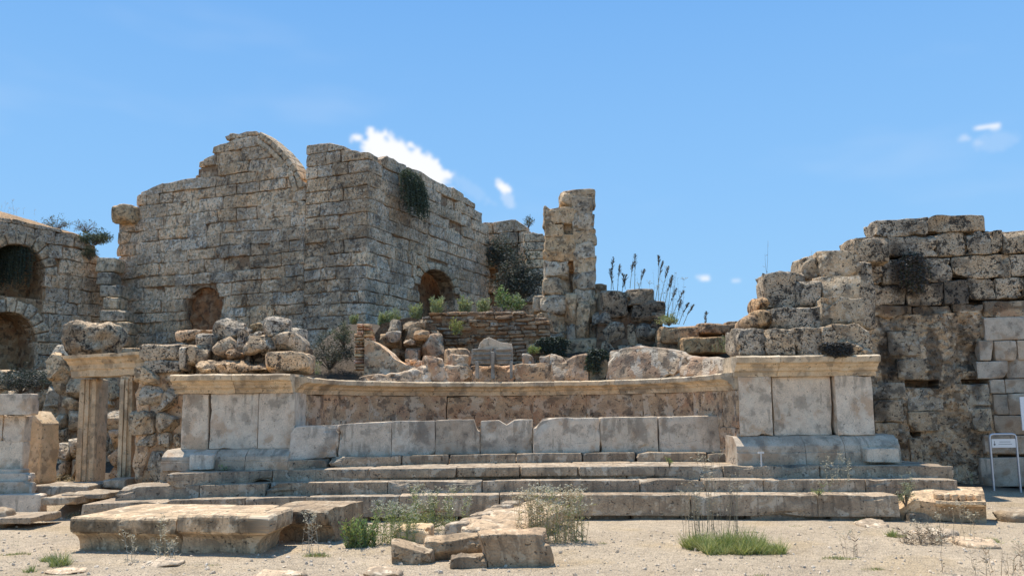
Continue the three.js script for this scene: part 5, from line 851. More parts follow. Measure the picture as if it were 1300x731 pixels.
// ------------------------------------------------------------------ visitor signs
{
  const D = 16.2, a = at(1262, 612, D), b = at(1296, 615, D), top = at(1278, 551, D).y, t = thing('sign_stand', 'bent steel tube stand with a small white arrow plate before the smooth ashlar', 'sign', V3(a.x, groundH(a.x, a.z), a.z));
  const g0 = groundH(a.x, a.z) - 0.05, pts = [V3(a.x, g0, -D), V3(a.x, top - 0.06, -D), V3(a.x + 0.015, top - 0.018, -D), V3(a.x + 0.06, top, -D), V3(b.x - 0.06, top, -D), V3(b.x - 0.015, top - 0.018, -D), V3(b.x, top - 0.06, -D), V3(b.x, g0, -D)];
  const path = new THREE.CurvePath(); for (let i = 0; i < pts.length - 1; i++) path.add(new THREE.LineCurve3(pts[i], pts[i + 1]));
  part('tube_frame', new THREE.TubeGeometry(path, 90, 0.021, 10), plain(0.55, 0.56, 0.58, 0.42, 0.75), t);
  const c = document.createElement('canvas'); c.width = 256; c.height = 96; const x = c.getContext('2d'); x.fillStyle = '#e4e2dc'; x.fillRect(0, 0, 256, 96); x.fillStyle = '#2b2b2b';
  x.fillRect(26, 22, 5, 44); x.beginPath(); x.moveTo(16, 56); x.lineTo(41, 56); x.lineTo(28.5, 76); x.fill(); x.fillStyle = '#77746f'; x.fillRect(82, 30, 120, 5); x.fillRect(70, 56, 146, 5);
  const tex = new THREE.CanvasTexture(c); tex.colorSpace = THREE.SRGBColorSpace;
  const w = b.x - a.x - 0.05, h = at(1278, 557, D).y - at(1278, 568, D).y, g = new THREE.BoxGeometry(w, h, 0.008); g.translate((a.x + b.x) / 2, (at(1278, 557, D).y + at(1278, 568, D).y) / 2, -D + 0.012);
  const pw = plain(0.75, 0.74, 0.7, 0.5); part('arrow_plate', g, [pw, pw, pw, pw, new THREE.MeshStandardMaterial({ map: tex, roughness: 0.5 }), pw], t);
  const c0 = at(1297, 525, D + 0.1), bg = new THREE.BoxGeometry(0.62, 0.62, 0.02); bg.translate(c0.x + 0.31, c0.y, c0.z); whole('information_board', 'plain white information board standing past the arrow sign', 'sign board', (() => { const leg = (dx) => { const l = new THREE.BoxGeometry(0.04, c0.y + 0.3, 0.03); l.translate(c0.x + dx, (c0.y + 0.3) / 2 - 0.05, c0.z - 0.03); return l; }; return mergeGeometries([bg, leg(0.1), leg(0.52)]); })(), plain(0.8, 0.8, 0.79, 0.45), V3(c0.x, 0, c0.z));
}
{ // small marker on the landing
  const p = at(967, 587, 13.62); p.y = H3; const a = new THREE.CylinderGeometry(0.012, 0.012, 0.2, 8); a.translate(p.x, p.y + 0.1, p.z); const b = new THREE.BoxGeometry(0.09, 0.03, 0.03); b.translate(p.x, p.y + 0.21, p.z);
  whole('marker_stake', 'small pale marker stake with a crosspiece on the landing by the pilastered pedestal', 'stake', mergeGeometries([a.toNonIndexed(), b.toNonIndexed()]), plain(0.6, 0.58, 0.54, 0.7), p);
}
// ------------------------------------------------------------------ gravel
{
  const r = rng(331), N = 8000, g = new THREE.IcosahedronGeometry(1, 0), m = new THREE.InstancedMesh(g, new THREE.MeshStandardMaterial({ roughness: 0.95 }), N), o = new THREE.Object3D(), c = new THREE.Color();
  for (let i = 0; i < N; i++) {
    let x, d; do { d = 7.2 + Math.pow(r(), 1.2) * 7.5; x = (r() - 0.5) * 2 * d * 0.68; } while (d > 12.0 && Math.abs(x) < 6.8);
    const big = Math.pow(r(), 9), s = 0.0025 + 0.005 * r() + 0.022 * big;
    o.position.set(x, groundH(x, -d) + s * 0.15, -d); o.rotation.set(r() * 6, r() * 6, r() * 6); o.scale.set(s * (0.8 + 0.6 * r()), s * (0.5 + 0.3 * r()), s * (0.8 + 0.5 * r())); o.updateMatrix(); m.setMatrixAt(i, o.matrix);
    const k = 0.38 + 0.3 * r(), w = r() * 0.08; m.setColorAt(i, c.setRGB(k * (1.04 + w), k * 0.86, k * (0.66 - w)));
  }
  m.name = 'gravel'; m.userData = { kind: 'stuff', label: 'pale loose gravel strewn over the dusty court', category: 'gravel' }; scene.add(m);
}

// ------------------------------------------------------------------ plants
class Sprig {
  constructor(seed) { this.p = []; this.c = []; this.i = []; this.r = rng(seed); }
  tri(a, b, c, col) { const o = this.p.length / 3; this.p.push(a.x, a.y, a.z, b.x, b.y, b.z, c.x, c.y, c.z); for (let k = 0; k < 3; k++) this.c.push(...col); this.i.push(o, o + 1, o + 2); }
  leaf(p, dir, len, wid, col) { const r = this.r, up = V3(r() - 0.5, r() - 0.5, r() - 0.5), s = V3().crossVectors(dir, up).normalize().multiplyScalar(wid / 2), m = p.clone().addScaledVector(dir, len * 0.5), e = p.clone().addScaledVector(dir, len), o = this.p.length / 3; const a = m.clone().add(s), b = m.clone().sub(s); this.p.push(p.x, p.y, p.z, a.x, a.y, a.z, e.x, e.y, e.z, b.x, b.y, b.z); for (let k = 0; k < 4; k++) this.c.push(...col); this.i.push(o, o + 1, o + 2, o, o + 2, o + 3); }
  blade(p, dir, len, wid, droop, col, seg = 3) { const s = V3(dir.z, 0, -dir.x); if (s.lengthSq() < 1e-6) s.set(1, 0, 0); s.normalize().applyAxisAngle(V3(0, 1, 0), this.r() * 3); const o = this.p.length / 3; for (let k = 0; k <= seg; k++) { const t = k / seg, q = p.clone().addScaledVector(dir, len * t); q.y -= droop * len * t * t; const w = wid * (1 - t * 0.92) / 2; this.p.push(q.x - s.x * w, q.y, q.z - s.z * w, q.x + s.x * w, q.y, q.z + s.z * w); this.c.push(...col, ...col); } for (let k = 0; k < seg; k++) { const b = o + k * 2; this.i.push(b, b + 1, b + 3, b, b + 3, b + 2); } }
  stalk(a, b, r0, r1, col) { const d = b.clone().sub(a).normalize(), s = V3(1, 0, 0); if (Math.abs(d.x) > 0.8) s.set(0, 0, 1); const u = V3().crossVectors(d, s).normalize(), v = V3().crossVectors(d, u), o = this.p.length / 3; for (const [q, w] of [[a, r0], [b, r1]]) for (let k = 0; k < 4; k++) { const t = k * Math.PI / 2; this.p.push(q.x + (u.x * Math.cos(t) + v.x * Math.sin(t)) * w, q.y + (u.y * Math.cos(t) + v.y * Math.sin(t)) * w, q.z + (u.z * Math.cos(t) + v.z * Math.sin(t)) * w); this.c.push(...col); } for (let k = 0; k < 4; k++) { const n = (k + 1) % 4; this.i.push(o + k, o + n, o + 4 + n, o + k, o + 4 + n, o + 4 + k); } }
  geo() { const g = new THREE.BufferGeometry(); g.setAttribute('position', new THREE.Float32BufferAttribute(this.p, 3)); g.setAttribute('color', new THREE.Float32BufferAttribute(this.c, 3)); g.setIndex(this.i); g.computeVertexNormals(); return g; }
}
const vary = (r, c, k = 0.3) => { const m = 1 + (r() - 0.5) * 2 * k, w = (r() - 0.5) * 0.2; return [c[0] * m * (1 + w), c[1] * m, c[2] * m * (1 - w)]; };
const rdir = (r, up) => { const a = r() * 6.283, s = Math.sqrt(Math.max(0, 1 - up * up)); return V3(Math.cos(a) * s, up, Math.sin(a) * s); };
let plantSeed = 900;
const GREEN = [0.17, 0.24, 0.055], LIME = [0.34, 0.36, 0.09], DRYC = [0.42, 0.34, 0.19], OLIVE = [0.15, 0.16, 0.07], DARKG = [0.035, 0.05, 0.025], SAGE = [0.3, 0.33, 0.16];
function grassTuft(label, p, rx, rz, h, count, cols, group) {
  const s = new Sprig(++plantSeed), r = s.r;
  for (let k = 0; k < count; k++) { const a = r() * 6.283, q = Math.sqrt(r()) * (0.75 + 0.35 * noise(Math.cos(a) * 2 + plantSeed, Math.sin(a) * 2, 1)), b = V3(p.x + Math.cos(a) * q * rx, 0, p.z + Math.sin(a) * q * rz); if (count > 300 && fbm(b.x * 3.1 + 7, 2, b.z * 3.1, 3) < -0.12 - 0.1 * r()) continue; b.y = groundHere(b, p) - 0.01; const len = h * (0.35 + 0.75 * r()) * (1 - 0.35 * q) * (0.8 + 0.9 * noise(b.x * 5, 1, b.z * 5)); s.blade(b, rdir(r, 0.6 + 0.38 * r()), len, 0.006 + 0.006 * r(), 0.25 * r(), vary(r, cols[Math.floor(r() * cols.length)], 0.35), 2); }
  return whole('grass_tuft', label, 'grass', s.geo(), M.leaf, p, group);
}
const groundHere = (b, p) => Math.abs(p.y - groundH(p.x, p.z)) < 0.1 ? groundH(b.x, b.z) : p.y;
function dryWeeds(name, label, p, spread, h, count, { col = DRYC, head = [0.5, 0.44, 0.3], green = 0, umbel = 0.5, leafy = 3 } = {}, group) {
  const t = thing(name, label, 'weeds', p, group), s = new Sprig(++plantSeed), f = new Sprig(plantSeed + 500), r = s.r;
  for (let k = 0; k < count; k++) {
    const b = V3(p.x + (r() - 0.5) * 2 * spread, 0, p.z + (r() - 0.5) * spread * 0.9); b.y = groundHere(b, p) - 0.02; const H = h * (0.5 + 0.55 * r()), lean = V3((r() - 0.5) * 0.25, 1, (r() - 0.5) * 0.25).normalize(); let a = b.clone(); const c = vary(r, r() < green ? GREEN : col, 0.25); const th = 0.0022 + 0.0016 * r();
    for (let j = 0; j < 3; j++) { const e = a.clone().addScaledVector(lean, H / 3).add(V3((r() - 0.5) * 0.03, 0, (r() - 0.5) * 0.03)); s.stalk(a, e, th * (1 - j * 0.22), th * (0.8 - j * 0.22), c); for (let q = 0; q < leafy; q++) f.leaf(a.clone().lerp(e, r()), rdir(r, 0.1 + 0.6 * r()), 0.03 + 0.06 * r(), 0.006 + 0.008 * r(), vary(r, r() < green ? LIME : col)); a = e; }
    if (r() < umbel) { const m = 4 + Math.floor(r() * 5); for (let q = 0; q < m; q++) { const d = rdir(r, 0.45 + 0.5 * r()), e = a.clone().addScaledVector(d, 0.05 + 0.07 * r()); s.stalk(a, e, 0.0015, 0.001, c); for (let z = 0; z < 4; z++) f.leaf(e, rdir(r, r() - 0.2), 0.014 + 0.016 * r(), 0.012, vary(r, head, 0.2)); } }
    else if (r() < 0.6) for (let q = 0; q < 7; q++) f.leaf(a.clone().addScaledVector(lean, -0.02 * q), rdir(r, 0.6), 0.02, 0.01, vary(r, head, 0.2));
  }
  part('stems', s.geo(), M.stalk, t); part('foliage', f.geo(), M.leaf, t); return t;
}
function bush(name, label, p, rx, ry, rz, count, leaf, cols, { stems = 14, up = 0.3, lift = 1, clump = 9, group, cat = 'shrub' } = {}) {
  const t = thing(name, label, cat, p, group), s = new Sprig(++plantSeed), f = new Sprig(plantSeed + 500), r = s.r, tips = [];
  for (let k = 0; k < stems; k++) { const a = r() * 6.283, q = Math.sqrt(r()), e = V3(p.x + Math.cos(a) * q * rx, p.y + ry * lift * (0.4 + 1.3 * r() * Math.sqrt(1 - q * q * 0.8)), p.z + Math.sin(a) * q * rz), m = p.clone().lerp(e, 0.5).add(V3(0, ry * 0.15, 0)); s.stalk(p, m, 0.006, 0.004, [0.16, 0.12, 0.08]); s.stalk(m, e, 0.004, 0.002, [0.16, 0.13, 0.08]); tips.push([m, e]); }
  for (let k = 0; k < count / clump; k++) { const [m, e] = tips[Math.floor(r() * tips.length)], c = m.clone().lerp(e, 0.1 + 1.0 * r()).add(V3((r() - 0.5) * rx * 0.5, (r() - 0.5) * ry * 0.35, (r() - 0.5) * rz * 0.5)), cc = cols[Math.floor(r() * cols.length)]; for (let q = 0; q < clump; q++) f.leaf(c.clone().add(V3((r() - 0.5) * leaf * 2.2, (r() - 0.5) * leaf * 2.2, (r() - 0.5) * leaf * 2.2)), rdir(r, up + (r() - 0.4)), leaf * (0.6 + 0.8 * r()), leaf * (0.3 + 0.25 * r()), vary(r, cc, 0.35)); }
  part('stems', s.geo(), M.stalk, t); part('foliage', f.geo(), M.leaf, t); return t;
}
function hanging(name, label, p, w, len, count, cols, deep = 0.5, out = V3(0, 0, 1)) {
  const t = thing(name, label, 'plant', p), s = new Sprig(++plantSeed), f = new Sprig(plantSeed + 500), r = s.r, side = V3(out.z, 0, -out.x);
  for (let k = 0; k < count; k++) { const u = (r() + r() + r() - 1.5) / 1.5, L = len * (0.45 + 0.6 * r()) * (1 - 0.35 * u * u), b = p.clone().addScaledVector(side, u * w * 0.45).addScaledVector(out, 0.05); let a = b.clone().add(V3(0, (r() - 0.5) * len * 0.15, 0)); const bulge = deep * (0.3 + r()); let dir = V3(out.x * bulge + side.x * u * 0.5, 0.25, out.z * bulge + side.z * u * 0.5); const seg = 9; for (let j = 0; j < seg; j++) { const e = a.clone().addScaledVector(dir.clone().normalize(), L / seg); s.stalk(a, e, 0.006, 0.005, [0.07, 0.08, 0.04]); for (let q = 0; q < 5; q++) f.leaf(a.clone().lerp(e, r()), rdir(r, -0.6 + r() * 0.8), 0.05 + 0.06 * r(), 0.035, vary(r, cols[Math.floor(r() * cols.length)], 0.4)); a = e; dir.multiplyScalar(0.72); dir.y = -0.55 - 0.2 * j * 0.3 + (dir.y > 0 ? 0.3 : 0); } }
  part('stems', s.geo(), M.stalk, t); part('foliage', f.geo(), M.leaf, t); return t;
}
function reed(label, p, h, lean, group) {
  const t = thing('reed', label, 'reed', p, group), s = new Sprig(++plantSeed), f = new Sprig(plantSeed + 500), r = s.r; let a = p.clone(), d = V3(lean, 1, (r() - 0.5) * 0.3).normalize(); const c = [0.2, 0.18, 0.1];
  for (let j = 0; j < 5; j++) { const e = a.clone().addScaledVector(d, h / 5); s.stalk(a, e, 0.008 - j * 0.001, 0.007 - j * 0.001, c); d.x += lean * 0.12; d.normalize(); if (j < 4 && j > 0) for (let q = 0; q < 3; q++) f.blade(a.clone().lerp(e, r()), rdir(r, 0.55), h * 0.16 * (0.6 + r()), 0.014, 0.4, vary(r, OLIVE), 3); a = e; }
  const L = 0.26 + 0.14 * r(); for (let q = 0; q < 90; q++) { const k = r(), b = a.clone().addScaledVector(d, (k - 0.45) * L); f.leaf(b, d.clone().multiplyScalar(1.2).add(V3((r() - 0.5) * 1.7, (r() - 0.5) * 0.7, (r() - 0.5) * 1.7)).normalize(), 0.03 + 0.13 * r() * Math.sin(k * 3.1), 0.015, vary(r, [0.13, 0.11, 0.075], 0.4)); }
  part('stem', s.geo(), M.stalk, t); part('plume', f.geo(), M.leaf, t); return t;
}
function spray(name, label, p, w, h, count, cols, { leaf = 0.05, splay = 0.35, cat = 'shrub', per = 26 } = {}) {   // upright leafy shoots from one root
  const t = thing(name, label, cat, p), s = new Sprig(++plantSeed), f = new Sprig(plantSeed + 500), r = s.r;
  for (let k = 0; k < count; k++) { let a = V3(p.x + (r() - 0.5) * w, p.y - 0.03, p.z + (r() - 0.5) * w * 0.8); const H = h * (0.45 + 0.65 * r()), d = V3((r() - 0.5) * 2 * splay, 1, (r() - 0.5) * 2 * splay).normalize(); const c = cols[Math.floor(r() * cols.length)]; for (let j = 0; j < 3; j++) { const e = a.clone().addScaledVector(d, H / 3); s.stalk(a, e, 0.005, 0.003, [0.2, 0.2, 0.1]); for (let q = 0; q < per / 3; q++) { const g = a.clone().lerp(e, r()); f.leaf(g, d.clone().multiplyScalar(0.7).add(rdir(r, 0.2)).normalize(), leaf * (0.6 + 0.8 * r()), leaf * 0.28, vary(r, c, 0.3)); } d.x += (r() - 0.5) * 0.2; d.z += (r() - 0.5) * 0.2; d.normalize(); a = e; } }
  part('stems', s.geo(), M.stalk, t); part('foliage', f.geo(), M.leaf, t); return t;
}
// grass on the court
[[940, 699, 0.6, 0.42, 0.36, 7000, 'wide bright green grass patch with tall dry stalks on the gravel'], [888, 696, 0.22, 0.2, 0.4, 1800, 'dense clump of taller grass at the edge of the wide green patch'], [952, 676, 0.2, 0.08, 0.06, 260, 'thin yellowish strip of grass between the wide patch and the steps'], [1098, 662, 0.24, 0.12, 0.07, 420, 'low grass strip near the cream slab close to the steps'], [1138, 681, 0.17, 0.12, 0.12, 480, 'small dark green tuft at the end of the thin cream rock'], [1064, 709, 0.29, 0.12, 0.07, 560, 'flat dark grass patch with two twigs on the gravel'], [1107, 723, 0.17, 0.1, 0.06, 340, 'flat small grass patch next to the twiggy one'], [972, 733, 0.22, 0.1, 0.1, 420, 'grass tuft by itself in open gravel in front of the wide green patch'], [1272, 688, 0.24, 0.1, 0.09, 420, 'grass strip beside the oval cream stone'], [1160, 661, 0.12, 0.06, 0.06, 160, 'tiny grass fringe at the foot of the dentil block'],
  [255, 718, 0.28, 0.1, 0.05, 520, 'flat yellow green grass patch in front of the moulded blocks'], [402, 706, 0.22, 0.12, 0.08, 460, 'low grass patch below four dry stalks'], [20, 704, 0.25, 0.1, 0.06, 380, 'flat green grass beside the grey boulder'], [345, 731, 0.22, 0.06, 0.05, 260, 'sparse dry grass on the flat cream slab'], [1010, 668, 0.12, 0.05, 0.05, 120, 'very thin grass wisp on the gravel before the steps'], [765, 690, 0.09, 0.05, 0.04, 90, 'faint grass wisp on open gravel beside the fragment heap']].forEach(([x, y, rx, rz, h, n, lab]) => grassTuft(lab, onGround(x, y), rx, rz, h, n, h > 0.1 ? [GREEN, LIME, LIME, [0.4, 0.38, 0.14]] : [LIME, DRYC, GREEN]));
[[75, 718, 0.13, 0.26, 260, 'tall feathery green tuft before the flat grass by the boulder'], [38, 726, 0.08, 0.14, 120, 'small feathery green tuft beside the tall one'], [60, 712, 0.1, 0.16, 200, 'bushy green tuft behind the tall feathery one']].forEach(([x, y, rx, h, n, lab]) => grassTuft(lab, onGround(x, y), rx, rx, h, n, [GREEN, SAGE, LIME]));
// weeds among the fragments
spray('weed_bush', 'bright green bushy weed between the moulded blocks and the fragment heap', onGround(458, 694), 0.34, 0.36, 70, [GREEN, LIME, [0.2, 0.3, 0.08]], { leaf: 0.05, cat: 'weeds', per: 30 });
bush('weed_bush', 'yellow green low weed spreading behind the fragment heap', onGround(545, 672), 0.45, 0.13, 0.2, 1300, 0.026, [LIME, OLIVE], { stems: 30, up: 0.5, cat: 'weeds' });
dryWeeds('flowering_weeds', 'green flowering weeds beside the bright bushy weed', onGround(500, 690), 0.26, 0.48, 44, { green: 0.7, col: SAGE, head: [0.5, 0.48, 0.34], umbel: 0.7, leafy: 7 });
dryWeeds('flowering_weeds', 'cream headed weeds at the foot of the steps behind the fragment heap', onGround(560, 676), 0.42, 0.55, 46, { green: 0.5, col: SAGE, head: [0.55, 0.5, 0.36], umbel: 0.8, leafy: 5 });
dryWeeds('dry_weeds', 'dense straw coloured weed stand against the stepped slab', onGround(700, 688), 0.42, 0.62, 120, { head: [0.62, 0.56, 0.4], umbel: 0.75, green: 0.12, leafy: 6 });
dryWeeds('dry_weeds', 'tall thin dry stalks rising from the wide green grass patch', onGround(905, 690), 0.32, 1.0, 36, { col: [0.3, 0.25, 0.16], head: [0.45, 0.4, 0.28], umbel: 0.35, leafy: 1 });
dryWeeds('dry_weeds', 'dark single dry stalk with branched head near the wide green patch', onGround(938, 684), 0.02, 0.95, 2, { col: [0.15, 0.11, 0.08], head: [0.25, 0.2, 0.14], umbel: 0.9, leafy: 2 });
dryWeeds('dry_weeds', 'four grey dry flower stalks beside the dark weathered block', onGround(392, 702), 0.12, 0.42, 6, { col: [0.42, 0.37, 0.28], umbel: 0.9, leafy: 2 });
dryWeeds('dry_weeds', 'short dry stalks in front of the long moulded block', onGround(195, 712), 0.3, 0.26, 9, { col: [0.42, 0.38, 0.28], umbel: 0.5, leafy: 3 });
dryWeeds('dry_weeds', 'two dry stalks before the paler moulded block', onGround(206, 706), 0.05, 0.4, 2, { umbel: 0.9 });
dryWeeds('dry_weeds', 'thin dry stalks before the dentil block', onGround(1215, 690), 0.25, 0.42, 8, { col: [0.36, 0.3, 0.2], umbel: 0.5, leafy: 1 });
dryWeeds('dry_weeds', 'brown prickly dry weeds around the oval cream stone', onGround(1175, 690), 0.3, 0.2, 30, { col: [0.26, 0.19, 0.12], umbel: 0.3, leafy: 5 });
dryWeeds('dry_weeds', 'scattered brown stalks on bare gravel past the oval cream stone', onGround(1255, 728), 0.5, 0.28, 18, { col: [0.28, 0.21, 0.13], umbel: 0.3, leafy: 2 });
dryWeeds('dry_weeds', 'pair of bare twigs in the flat dark grass patch', onGround(1083, 706), 0.12, 0.24, 5, { col: [0.2, 0.14, 0.09], umbel: 0.6, leafy: 1 });
dryWeeds('dry_weeds', 'slender dry weeds against the lowest step beside the green step weed', onGround(1010, 656), 0.5, 0.5, 12, { col: [0.36, 0.32, 0.2], green: 0.3, umbel: 0.4, leafy: 3 });
bush('weed_bush', 'yellow green weed growing from the lowest step', onGround(1038, 655), 0.16, 0.13, 0.12, 520, 0.026, [LIME, LIME, OLIVE], { stems: 16, up: 0.5, cat: 'weeds' });
bush('weed_bush', 'small yellow weed at the foot of the lowest step', onGround(816, 657), 0.1, 0.1, 0.08, 260, 0.024, [LIME, OLIVE], { stems: 10, up: 0.6, cat: 'weeds' });
bush('weed_bush', 'dark green weed at the foot of the steps near the straw stand', onGround(757, 658), 0.1, 0.14, 0.08, 300, 0.024, [OLIVE, DARKG], { stems: 10, up: 0.6, cat: 'weeds' });
{ const p = at(1040, 630, 12.75); p.y = H1; bush('weed_bush', 'tiny green weed in the joint above the lowest step', p, 0.12, 0.05, 0.06, 200, 0.022, [LIME, GREEN], { stems: 8, cat: 'weeds' }); const q = at(1150, 632, 12.7); q.y = 0.2; bush('weed_bush', 'pale grey leafy weed overgrowing the step end behind the dentil block', q, 0.16, 0.28, 0.12, 700, 0.026, [SAGE, [0.34, 0.34, 0.22]], { stems: 22, up: 0.6, cat: 'weeds' }); dryWeeds('dry_weeds', 'pale stalks standing in the joints of the upper steps near the pilastered pedestal', V3(at(1070, 600, 13).x, H2, -13.1), 0.35, 0.34, 8, { col: [0.42, 0.38, 0.26], umbel: 0.8, leafy: 3 }); const v = at(850, 588, 13.7); v.y = H3; bush('weed_bush', 'small green weed on the landing in front of the bench', v, 0.05, 0.1, 0.05, 140, 0.022, [LIME, GREEN], { stems: 6, up: 0.7, cat: 'weeds' }); const w = at(285, 598, 13.8); w.y = H3; bush('weed_bush', 'pale weed beside the squared stump on the landing', w, 0.1, 0.05, 0.05, 120, 0.022, [SAGE, LIME], { stems: 6, cat: 'weeds' }); }
dryWeeds('dry_weeds', 'pale leafy stalk on the shaded slope past the step end', onGround(1232, 622), 0.05, 0.32, 1, { col: [0.4, 0.4, 0.28], green: 0.4, umbel: 0.9, leafy: 6 });
grassTuft('dry grass tuft on the slabs before the doorway', (() => { const p = at(95, 626, 13.9); p.y = groundH(p.x, p.z) + 0.05; return p; })(), 0.2, 0.15, 0.1, 260, [OLIVE, DRYC]);
{ const p = at(72, 606, 16.2); dryWeeds('dry_weeds', 'flattened straw beside the standing slab', V3(p.x, groundH(p.x, p.z), p.z), 0.3, 0.18, 22, { leafy: 3, umbel: 0.1 }); }
// plants on the terrace and mound
const onLedge = (px, py, d) => at(px, py, d);
[[449, 410, 7, 19.4, 'lone yellow green sprig above the brick stub'], [486, 412, 10, 21, 'slim pale green bush at the foot of the tower corner'], [498, 412, 14, 21, 'rounded pale green bush below the tower corner'], [528, 404, 13, 20.8, 'leaning pale green bush at the start of the terrace wall'], [554, 398, 15, 20.7, 'full pale green bush on the terrace wall below the tower arch'], [590, 396, 14, 20.7, 'bright bush in the middle of the terrace wall'], [613, 396, 12, 20.7, 'upright bright bush on the terrace wall next to the dark scrub']].forEach(([x, y, s, d, lab]) => { const p = onLedge(x, y, d), m = s / 1100 * d; spray('terrace_bush', lab, p, m * 0.9, m * 1.5, 34, [SAGE, LIME, [0.3, 0.35, 0.17]], { leaf: 0.07 }); });
bush('terrace_bush', 'tall leafy green plant before the dark scrub', onLedge(640, 396, 20.6), 0.22, 0.34, 0.2, 420, 0.09, [GREEN, [0.18, 0.22, 0.1]], { stems: 12, up: 0.5 });
bush('terrace_bush', 'green leafy sprig beside the dark scrub at the pier', onLedge(655, 397, 20.6), 0.16, 0.26, 0.18, 320, 0.08, [GREEN, SAGE], { stems: 10, up: 0.5 });
bush('dark_scrub', 'dark thorny scrub filling the gap between tower and pier', at(660, 392, 33), 1.1, 1.5, 0.7, 5200, 0.11, [DARKG, [0.06, 0.06, 0.04], [0.09, 0.09, 0.06]], { stems: 60, up: 0.2 });
bush('dark_scrub', 'grey green creeper clinging to the wall past the tower', at(634, 345, 39.2), 0.7, 1.1, 0.35, 2400, 0.12, [[0.09, 0.1, 0.06], [0.12, 0.12, 0.09]], { stems: 40, up: 0.1 });
bush('dark_scrub', 'dark low scrub on the dark earth bank below the gable wall', at(418, 470, 19.5), 0.7, 0.55, 0.5, 3200, 0.05, [DARKG, [0.09, 0.08, 0.05], [0.14, 0.13, 0.07]], { stems: 50, up: 0.3 });
bush('dark_scrub', 'olive yellow scrub against the brick stub', at(436, 440, 19.6), 0.3, 0.35, 0.3, 1100, 0.045, [OLIVE, [0.2, 0.19, 0.09], DARKG], { stems: 24, up: 0.4 });
bush('terrace_bush', 'yellow leaved climber on the face of the terrace wall', at(578, 426, 19.85), 0.16, 0.26, 0.12, 360, 0.06, [LIME, [0.3, 0.3, 0.08]], { stems: 10, up: 0.4 });
bush('terrace_bush', 'bright green weed beside the relief panel', at(676, 450, 18.9), 0.16, 0.12, 0.14, 420, 0.045, [GREEN, LIME], { stems: 12, up: 0.4 });
hanging('ivy', 'dark ivy hanging over the parapet gap below the pier', at(758, 448, 17.9), 0.45, 0.55, 60, [DARKG, [0.05, 0.07, 0.03]], 0.3);
hanging('ivy', 'dark ivy trailing between the parapet stones and the pier foot', at(702, 432, 19.4), 0.9, 0.5, 70, [DARKG, [0.06, 0.08, 0.035]], 0.4);
bush('terrace_bush', 'yellow grey weed on the low blocks beside the reeds', at(850, 414, 20.1), 0.3, 0.16, 0.25, 900, 0.045, [[0.36, 0.34, 0.14], SAGE, LIME], { stems: 24, up: 0.6 });
dryWeeds('dry_weeds', 'pale stiff grass on the low blocks next to the pitted pile', at(918, 446, 19.2), 0.25, 0.34, 16, { green: 0.6, col: SAGE, umbel: 0.1, leafy: 4 });
dryWeeds('dry_weeds', 'thin green stems at the end of the boulder pile', at(402, 474, 17.6), 0.1, 0.3, 8, { green: 0.8, col: SAGE, umbel: 0.2, leafy: 3 });
hanging('caper_bush', 'big dark caper bush hanging from the top of the tower side', towerSide.pt(...towerSide.uv(510, 226), 0.2), 1.5, 2.1, 230, [[0.075, 0.1, 0.045], [0.1, 0.125, 0.06], DARKG], 0.5, towerSide.N.clone());
hanging('ivy', 'dark ivy hanging inside the upper arch', at(18, 318, 31.6), 1.5, 1.9, 150, [DARKG, [0.05, 0.065, 0.03]], 0.3);
hanging('dry_roots', 'dead brown creeper hanging down the black pitted block wall', at(1158, 330, 17.05), 0.42, 0.85, 55, [[0.09, 0.07, 0.05], [0.13, 0.1, 0.07]], 0.2);
hanging('dry_roots', 'dark dry brush spilling over the pilastered pedestal cornice', at(1062, 438, 14.0), 0.5, 0.24, 80, [[0.06, 0.05, 0.04], [0.1, 0.085, 0.06]], 0.3);
// shrubs on the arched wall
bush('bare_shrub', 'bare grey shrub on the earth bank above the arched wall', at(70, 294, 33.4), 0.6, 0.42, 0.4, 500, 0.06, [[0.16, 0.14, 0.1], OLIVE], { stems: 70, up: 0.6 });
bush('bare_shrub', 'second bare shrub beside the dark green one on the arched wall', at(108, 296, 34.2), 0.55, 0.36, 0.4, 260, 0.06, [[0.16, 0.14, 0.1]], { stems: 60, up: 0.6 });
bush('evergreen_shrub', 'dark green shrub at the corner of the arched wall and gable wall', at(120, 312, 33.4), 0.65, 0.4, 0.5, 3000, 0.07, [[0.06, 0.09, 0.03], DARKG, OLIVE], { stems: 40, up: 0.4 });
bush('evergreen_shrub', 'small olive creeper below the dark shrub on the arched wall', at(112, 330, 33.2), 0.35, 0.35, 0.2, 900, 0.06, [OLIVE, [0.12, 0.12, 0.05]], { stems: 20 });
bush('bare_shrub', 'small dry shrub on the wall past the tower', at(671, 290, 37.6), 0.28, 0.42, 0.25, 360, 0.06, [OLIVE, [0.16, 0.13, 0.08]], { stems: 30, up: 0.7 });
bush('dark_scrub', 'dark brush at the foot of the arched wall', at(25, 500, 23), 1.2, 0.45, 0.6, 3600, 0.06, [DARKG, [0.05, 0.05, 0.035]], { stems: 50, up: 0.3 });
dryWeeds('dry_weeds', 'sparse dry grass on the earth bank of the arched wall', at(8, 272, 32.5), 1.2, 0.5, 14, { umbel: 0.2, leafy: 2 });
